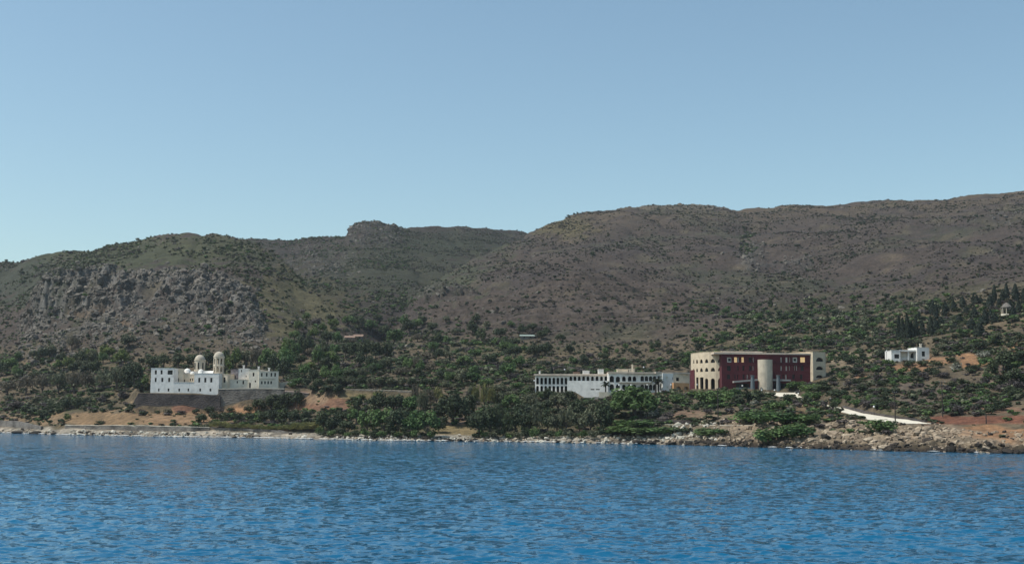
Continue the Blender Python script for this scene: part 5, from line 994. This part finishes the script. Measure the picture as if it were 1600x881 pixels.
# hills
x, y, z, g = sampler(190000, 520, 1720, 0.5, 21)
px_, py_ = project(x, y, z)
h_ = gsample(hm, x, y); rk_ = gsample(rk, x, y)
dn = 0.40+0.75*fbm(x, y, 75, 4, 61)+0.4*fbm(x, y, 18, 2, 62); dn *= np.where(px_ > 640, 0.95, 1.2)
stp = gsample(step, x, y); dn = np.where((gsample(np.clip(tr, 0, 1), x, y) > 0.45) & (stp < 0.13), 0.85, dn); dn = np.where(h_ < 0.4, 0.75, dn)*(1-0.25*rk_)*(1-gsample(keepout, x, y))*(1-0.9*gsample(bare, x, y))
green = np.clip(gsample(np.clip(0.55*blob(640, 548, 240, 48, 0.7, 63)+blob(1320, 510, 240, 50, 0.4, 64)+blob(120, 575, 160, 35, 0.4, 65)+blob(1480, 600, 160, 70, 0.4, 66)+blob(600, 480, 70, 20, 0.5, 67)+blob(1080, 485, 40, 12, 0.5, 68)+blob(1170, 385, 16, 22, 0.5, 69), 0, 1), x, y), 0, 1)
green *= np.clip(0.75+0.9*fbm(x, y, 22, 3, 77), 0, 1); dn = np.maximum(dn, green*0.9*(1-gsample(keepout, x, y))*(1-0.9*gsample(bare, x, y)))
kp = g.uniform(0, 1, len(x)) < dn
x, y, z, green, px_ = x[kp], y[kp], z[kp], green[kp], px_[kp]; n = len(x)
s = np.exp(g.normal(0.20, 0.42, n))*np.where(green > 0.4, 1.45, np.where(px_ > 640, 0.78, 1.0)); s = np.clip(s, 0.6, 3.4)
q = g.uniform(0, 1, n)
pid = np.where(green > 0.3, g.choice([0, 1, 2, 3, 2, 6, 3, 4], n), np.where(px_ > 640, g.choice([0, 4, 5, 4, 1, 4, 6, 6, 0], n), g.choice([0, 1, 3, 7, 4, 6, 2], n)))
gn_scatter('hill_scrub', np.stack([x, y, z-0.1], 1), np.stack([s*1.25, s*1.25, s*g.uniform(0.55, 0.95, n)], 1), np.stack([0*s, 0*s, g.uniform(0, 6.28, n)], 1), pid, SCR, 'low dark scrub covering the hillsides', 'scrub')
# coastal strip
x, y, z, g = sampler(42000, 268, 560, 0.5, 22); d_ = y-shoreY(x/y); px_, py_ = project(x, y, z)
dn = (0.55+0.6*fbm(x, y, 26, 3, 71)+0.25*fbm(x, y, 8, 2, 72))*(d_ > 13)*(1-gsample(keepout, x, y))*(1-0.93*gsample(bare, x, y))
dn *= np.where((px_ > 1050) & (d_ < 40), 0.35, 1.0)
kp = g.uniform(0, 1, len(x)) < dn; x, y, z, px_ = x[kp], y[kp], z[kp], px_[kp]; n = len(x); s = np.clip(np.exp(g.normal(0.22, 0.42, n)), 0.4, 2.6)
gn_scatter('coastal_scrub', np.stack([x, y, z-0.08], 1), np.stack([s*1.4, s*1.4, s*g.uniform(0.5, 0.9, n)], 1), np.stack([0*s, 0*s, g.uniform(0, 6.28, n)], 1), g.choice([0, 1, 2, 3, 4, 5, 2, 0, 6], n), SCR, 'low mixed scrub on the coastal strip', 'scrub')
# stones
def rockmat(name, c1, c2):
    m, nt, b = nodemat(name); oi = nt.nodes.new('ShaderNodeObjectInfo'); o = mixcol(nt, c1, c2, oi.outputs['Random']); o = mixcol(nt, o, tuple(v*0.5 for v in c1), ramp(nt, noise(nt, 3.0, 4), 0.45, 0.75)); nt.links.new(o, b.inputs['Base Color']); b.inputs['Roughness'].default_value = 0.95; b.inputs['Specular IOR Level'].default_value = 0.15; return m
RK_grey = rockmat('limestone', (0.105, 0.095, 0.082), (0.20, 0.178, 0.150)); RK_tan = rockmat('shore_rock', (0.22, 0.165, 0.118), (0.41, 0.335, 0.245)); RK_dark = rockmat('wet_rock', (0.030, 0.026, 0.022), (0.06, 0.05, 0.042)); RK_pale = rockmat('pale_shore_rock', (0.40, 0.37, 0.30), (0.58, 0.54, 0.46))
def rock_mesh(name, seed, mat, sub=2):
    bm = bmesh.new(); bmesh.ops.create_icosphere(bm, subdivisions=sub, radius=0.5); g = np.random.default_rng(seed); off = g.uniform(0, 50, 3); cuts = [(Vector(g.normal(size=3)).normalized(), g.uniform(0.26, 0.42)) for _ in range(7)]
    for v in bm.verts:
        p = v.co.copy()
        for nrm, d in cuts:
            e = p.dot(nrm)-d
            if e > 0: p -= nrm*e*0.9
        v.co = p*(1+0.12*float(perlin(np.array([p.x*3+off[0]]), np.array([p.y*3+p.z*2+off[1]]))[0]))
    me = bpy.data.meshes.new(name); bm.to_mesh(me); bm.free(); me.materials.append(mat); return me
RKS = {k: [rock_mesh('stone', 800+i, m_, 1) for i in range(4)] for k, m_ in (('g', RK_grey), ('t', RK_tan), ('d', RK_dark), ('p', RK_pale))}
x, y, z, g = sampler(110000, 560, 1560, 0.48, 23); x2, y2, z2, g2 = sampler(120000, 600, 800, 0.44, 26); k2 = x2 < -0.16*y2; x, y, z = np.concatenate([x, x2[k2]]), np.concatenate([y, y2[k2]]), np.concatenate([z, z2[k2]]); dn = 0.9*gsample(rk, x, y)+0.008+0.05*np.clip(fbm(x, y, 40, 3, 73), 0, 1); kp = g.uniform(0, 1, len(x)) < dn; x, y, z = x[kp], y[kp], z[kp]; n = len(x); s = np.clip(np.exp(g.normal(0.12, 0.60, n)), 0.45, 5.0)
gn_scatter('hill_stones', np.stack([x, y, z], 1), np.stack([s*1.3, s, s*0.9], 1), np.stack([g.uniform(-.4, .4, n), g.uniform(-.4, .4, n), g.uniform(0, 6.28, n)], 1), g.integers(0, 4, n), RKS['g'], 'grey limestone blocks and rubble on the hills', 'stones')
g = np.random.default_rng(24); n = 15000; u = g.uniform(-0.46, 0.46, n); pu = 800+u*2000; wid = np.interp(pu, [0, 700, 1000, 1150, 1400, 1600], [7, 7, 14, 34, 40, 30]); d_ = g.uniform(-1.5, 1, n)*0+(-1.2+wid*g.uniform(0, 1, n)**1.25); y = shoreY(u)+d_; x = u*y; z = hgt(x, y)
px_, py_ = project(x, y, z); dn = np.where(pu > 1050, 0.68, np.where(pu > 690, 0.38, 0.22*np.clip(1+2.5*fbm(x, y, 25, 2, 78), 0.1, 2.5)))*(1-gsample(keepout, x, y))*(1-0.8*gsample(blob(1560, 682, 80, 14, 0.3, 74), x, y)); kp = (g.uniform(0, 1, n) < dn) & (z > -0.6)
x, y, z, d_, pu = x[kp], y[kp], z[kp], d_[kp], pu[kp]; n = len(x); s = np.clip(np.exp(g.normal(-0.50, 0.65, n)), 0.22, 2.4)*np.where(pu > 1050, 1.0, 0.75)
pid = np.where((d_ < 2.6) & (g.uniform(0, 1, n) < np.where(pu > 1000, 0.8, 0.35)), 8+g.integers(0, 4, n), np.where((pu < 1120) & (g.uniform(0, 1, n) < 0.7), 4+g.integers(0, 4, n), np.where(g.uniform(0, 1, n) < 0.16, 8, 0)+g.integers(0, 4, n)))
gn_scatter('shore_stones', np.stack([x, y, z+s*0.08], 1), np.stack([s*1.3, s, s*0.8], 1), np.stack([g.uniform(-.4, .4, n), g.uniform(-.4, .4, n), g.uniform(0, 6.28, n)], 1), pid, RKS['t']+RKS['p']+RKS['d'], 'loose rocks and stones along the waterline', 'stones')
# larger dark boulders standing in the water's edge
BOUL = sorted([(1488, 706, 13, 12), (1575, 709, 17, 9), (1548, 708, 12, 8), (1520, 707, 11, 7), (1455, 706, 11, 6), (1420, 705, 12, 6), (1390, 704.5, 12, 6), (1362, 703.5, 14, 6), (1330, 702.5, 11, 5), (1598, 709.5, 12, 7), (1290, 701, 10, 5), (995, 692, 14, 7), (1020, 692.5, 13, 6), (1045, 693.5, 10, 5), (1075, 694.5, 9, 5), (958, 691.5, 9, 4), (935, 691.5, 8, 4), (30, 677.5, 22, 5), (55, 678.5, 18, 5), (84, 679, 12, 4), (740, 689.5, 12, 5), (760, 689.5, 10, 4), (700, 689, 10, 5), (675, 688.5, 9, 4)])
L_ = [b_ for b_ in BOUL if b_[0] < 500]; Mi = [b_ for b_ in BOUL if 500 < b_[0] < 1100]; Ri = [b_ for b_ in BOUL if b_[0] > 1100]
for grp, ph in ((L_, 'in the water below the curved sea wall'), (Mi, 'at the waterline of the middle shore'), (Ri, 'at the waterline of the right-hand shore')):
    for i, (px, py, w, h) in enumerate(grp):
        Yb = float(shoreY(ray(px, py)[0]))-0.6; k = Yb/2000; X = C2(px, Yb, py)[0]
        o = bpy.data.objects.new('boulder', rock_mesh('boulder', 900+int(px), RK_dark, 3)); link(o); o.location = (X, Yb, h*k*0.28); o.scale = (w*k*1.15, w*k*0.9, h*k*1.35); o.rotation_euler = (random.uniform(-.2, .2), random.uniform(-.2, .2), random.uniform(-.4, .4))
        tag(o, ('leftmost ' if i == 0 else 'rightmost ' if i == len(grp)-1 else ordinal(i)+'-from-left ')+'dark wet boulder '+ph, 'boulder', 'dark boulders at the waterline')
# foam
m, nt, b = nodemat('sea_foam'); b.inputs['Base Color'].default_value = (0.75, 0.78, 0.78, 1); b.inputs['Roughness'].default_value = 0.9; M_foam = m
g = np.random.default_rng(25); vs, fs = [], []
for i in range(900):
    u = g.uniform(-0.45, 0.45); pu = 800+2000*u
    if g.uniform() > (0.55 if pu < 700 else 0.14 if pu < 1000 else 0.05): continue
    y0 = float(shoreY(u))-g.uniform(0.0, 2.2); x0 = u*y0; L = g.uniform(0.3, 2.0); wd = g.uniform(0.1, 0.3); n0 = len(vs); m_ = 9
    for k_ in range(m_): a = 2*math.pi*k_/m_; rr_ = g.uniform(0.6, 1.1); vs.append((x0+L*rr_*math.cos(a), y0+wd*rr_*math.sin(a), 0.24+g.uniform(0, 0.05)))
    vs.append((x0, y0, 0.36)); fs += [(n0+k_, n0+(k_+1) % m_, n0+m_) for k_ in range(m_)]
tag(mesh_obj('foam', vs, fs, M_foam), 'thin white foam where waves meet the shore', 'foam', kind='stuff')
# ------------------------------------------------------------------ haze
HAZE = 0.00006
if HAZE > 0:
    m = bpy.data.materials.new('haze_air'); m.use_nodes = True; nt = m.node_tree; nt.nodes.remove(nt.nodes['Principled BSDF']); pv = nt.nodes.new('ShaderNodeVolumePrincipled'); pv.inputs['Density'].default_value = HAZE; pv.inputs['Color'].default_value = (0.80, 0.88, 0.96, 1); pv.inputs['Anisotropy'].default_value = 0.2
    nt.links.new(pv.outputs[0], nt.nodes['Material Output'].inputs['Volume'])
    mb = MB(); mb.prism([(-6200, -1600), (6200, -1600), (6200, 2600), (-6200, 2600)], -11, float(Z.max())+12); h = mb.build('haze', m); tag(h, 'thin pale summer haze over the bay', 'haze', kind='stuff')
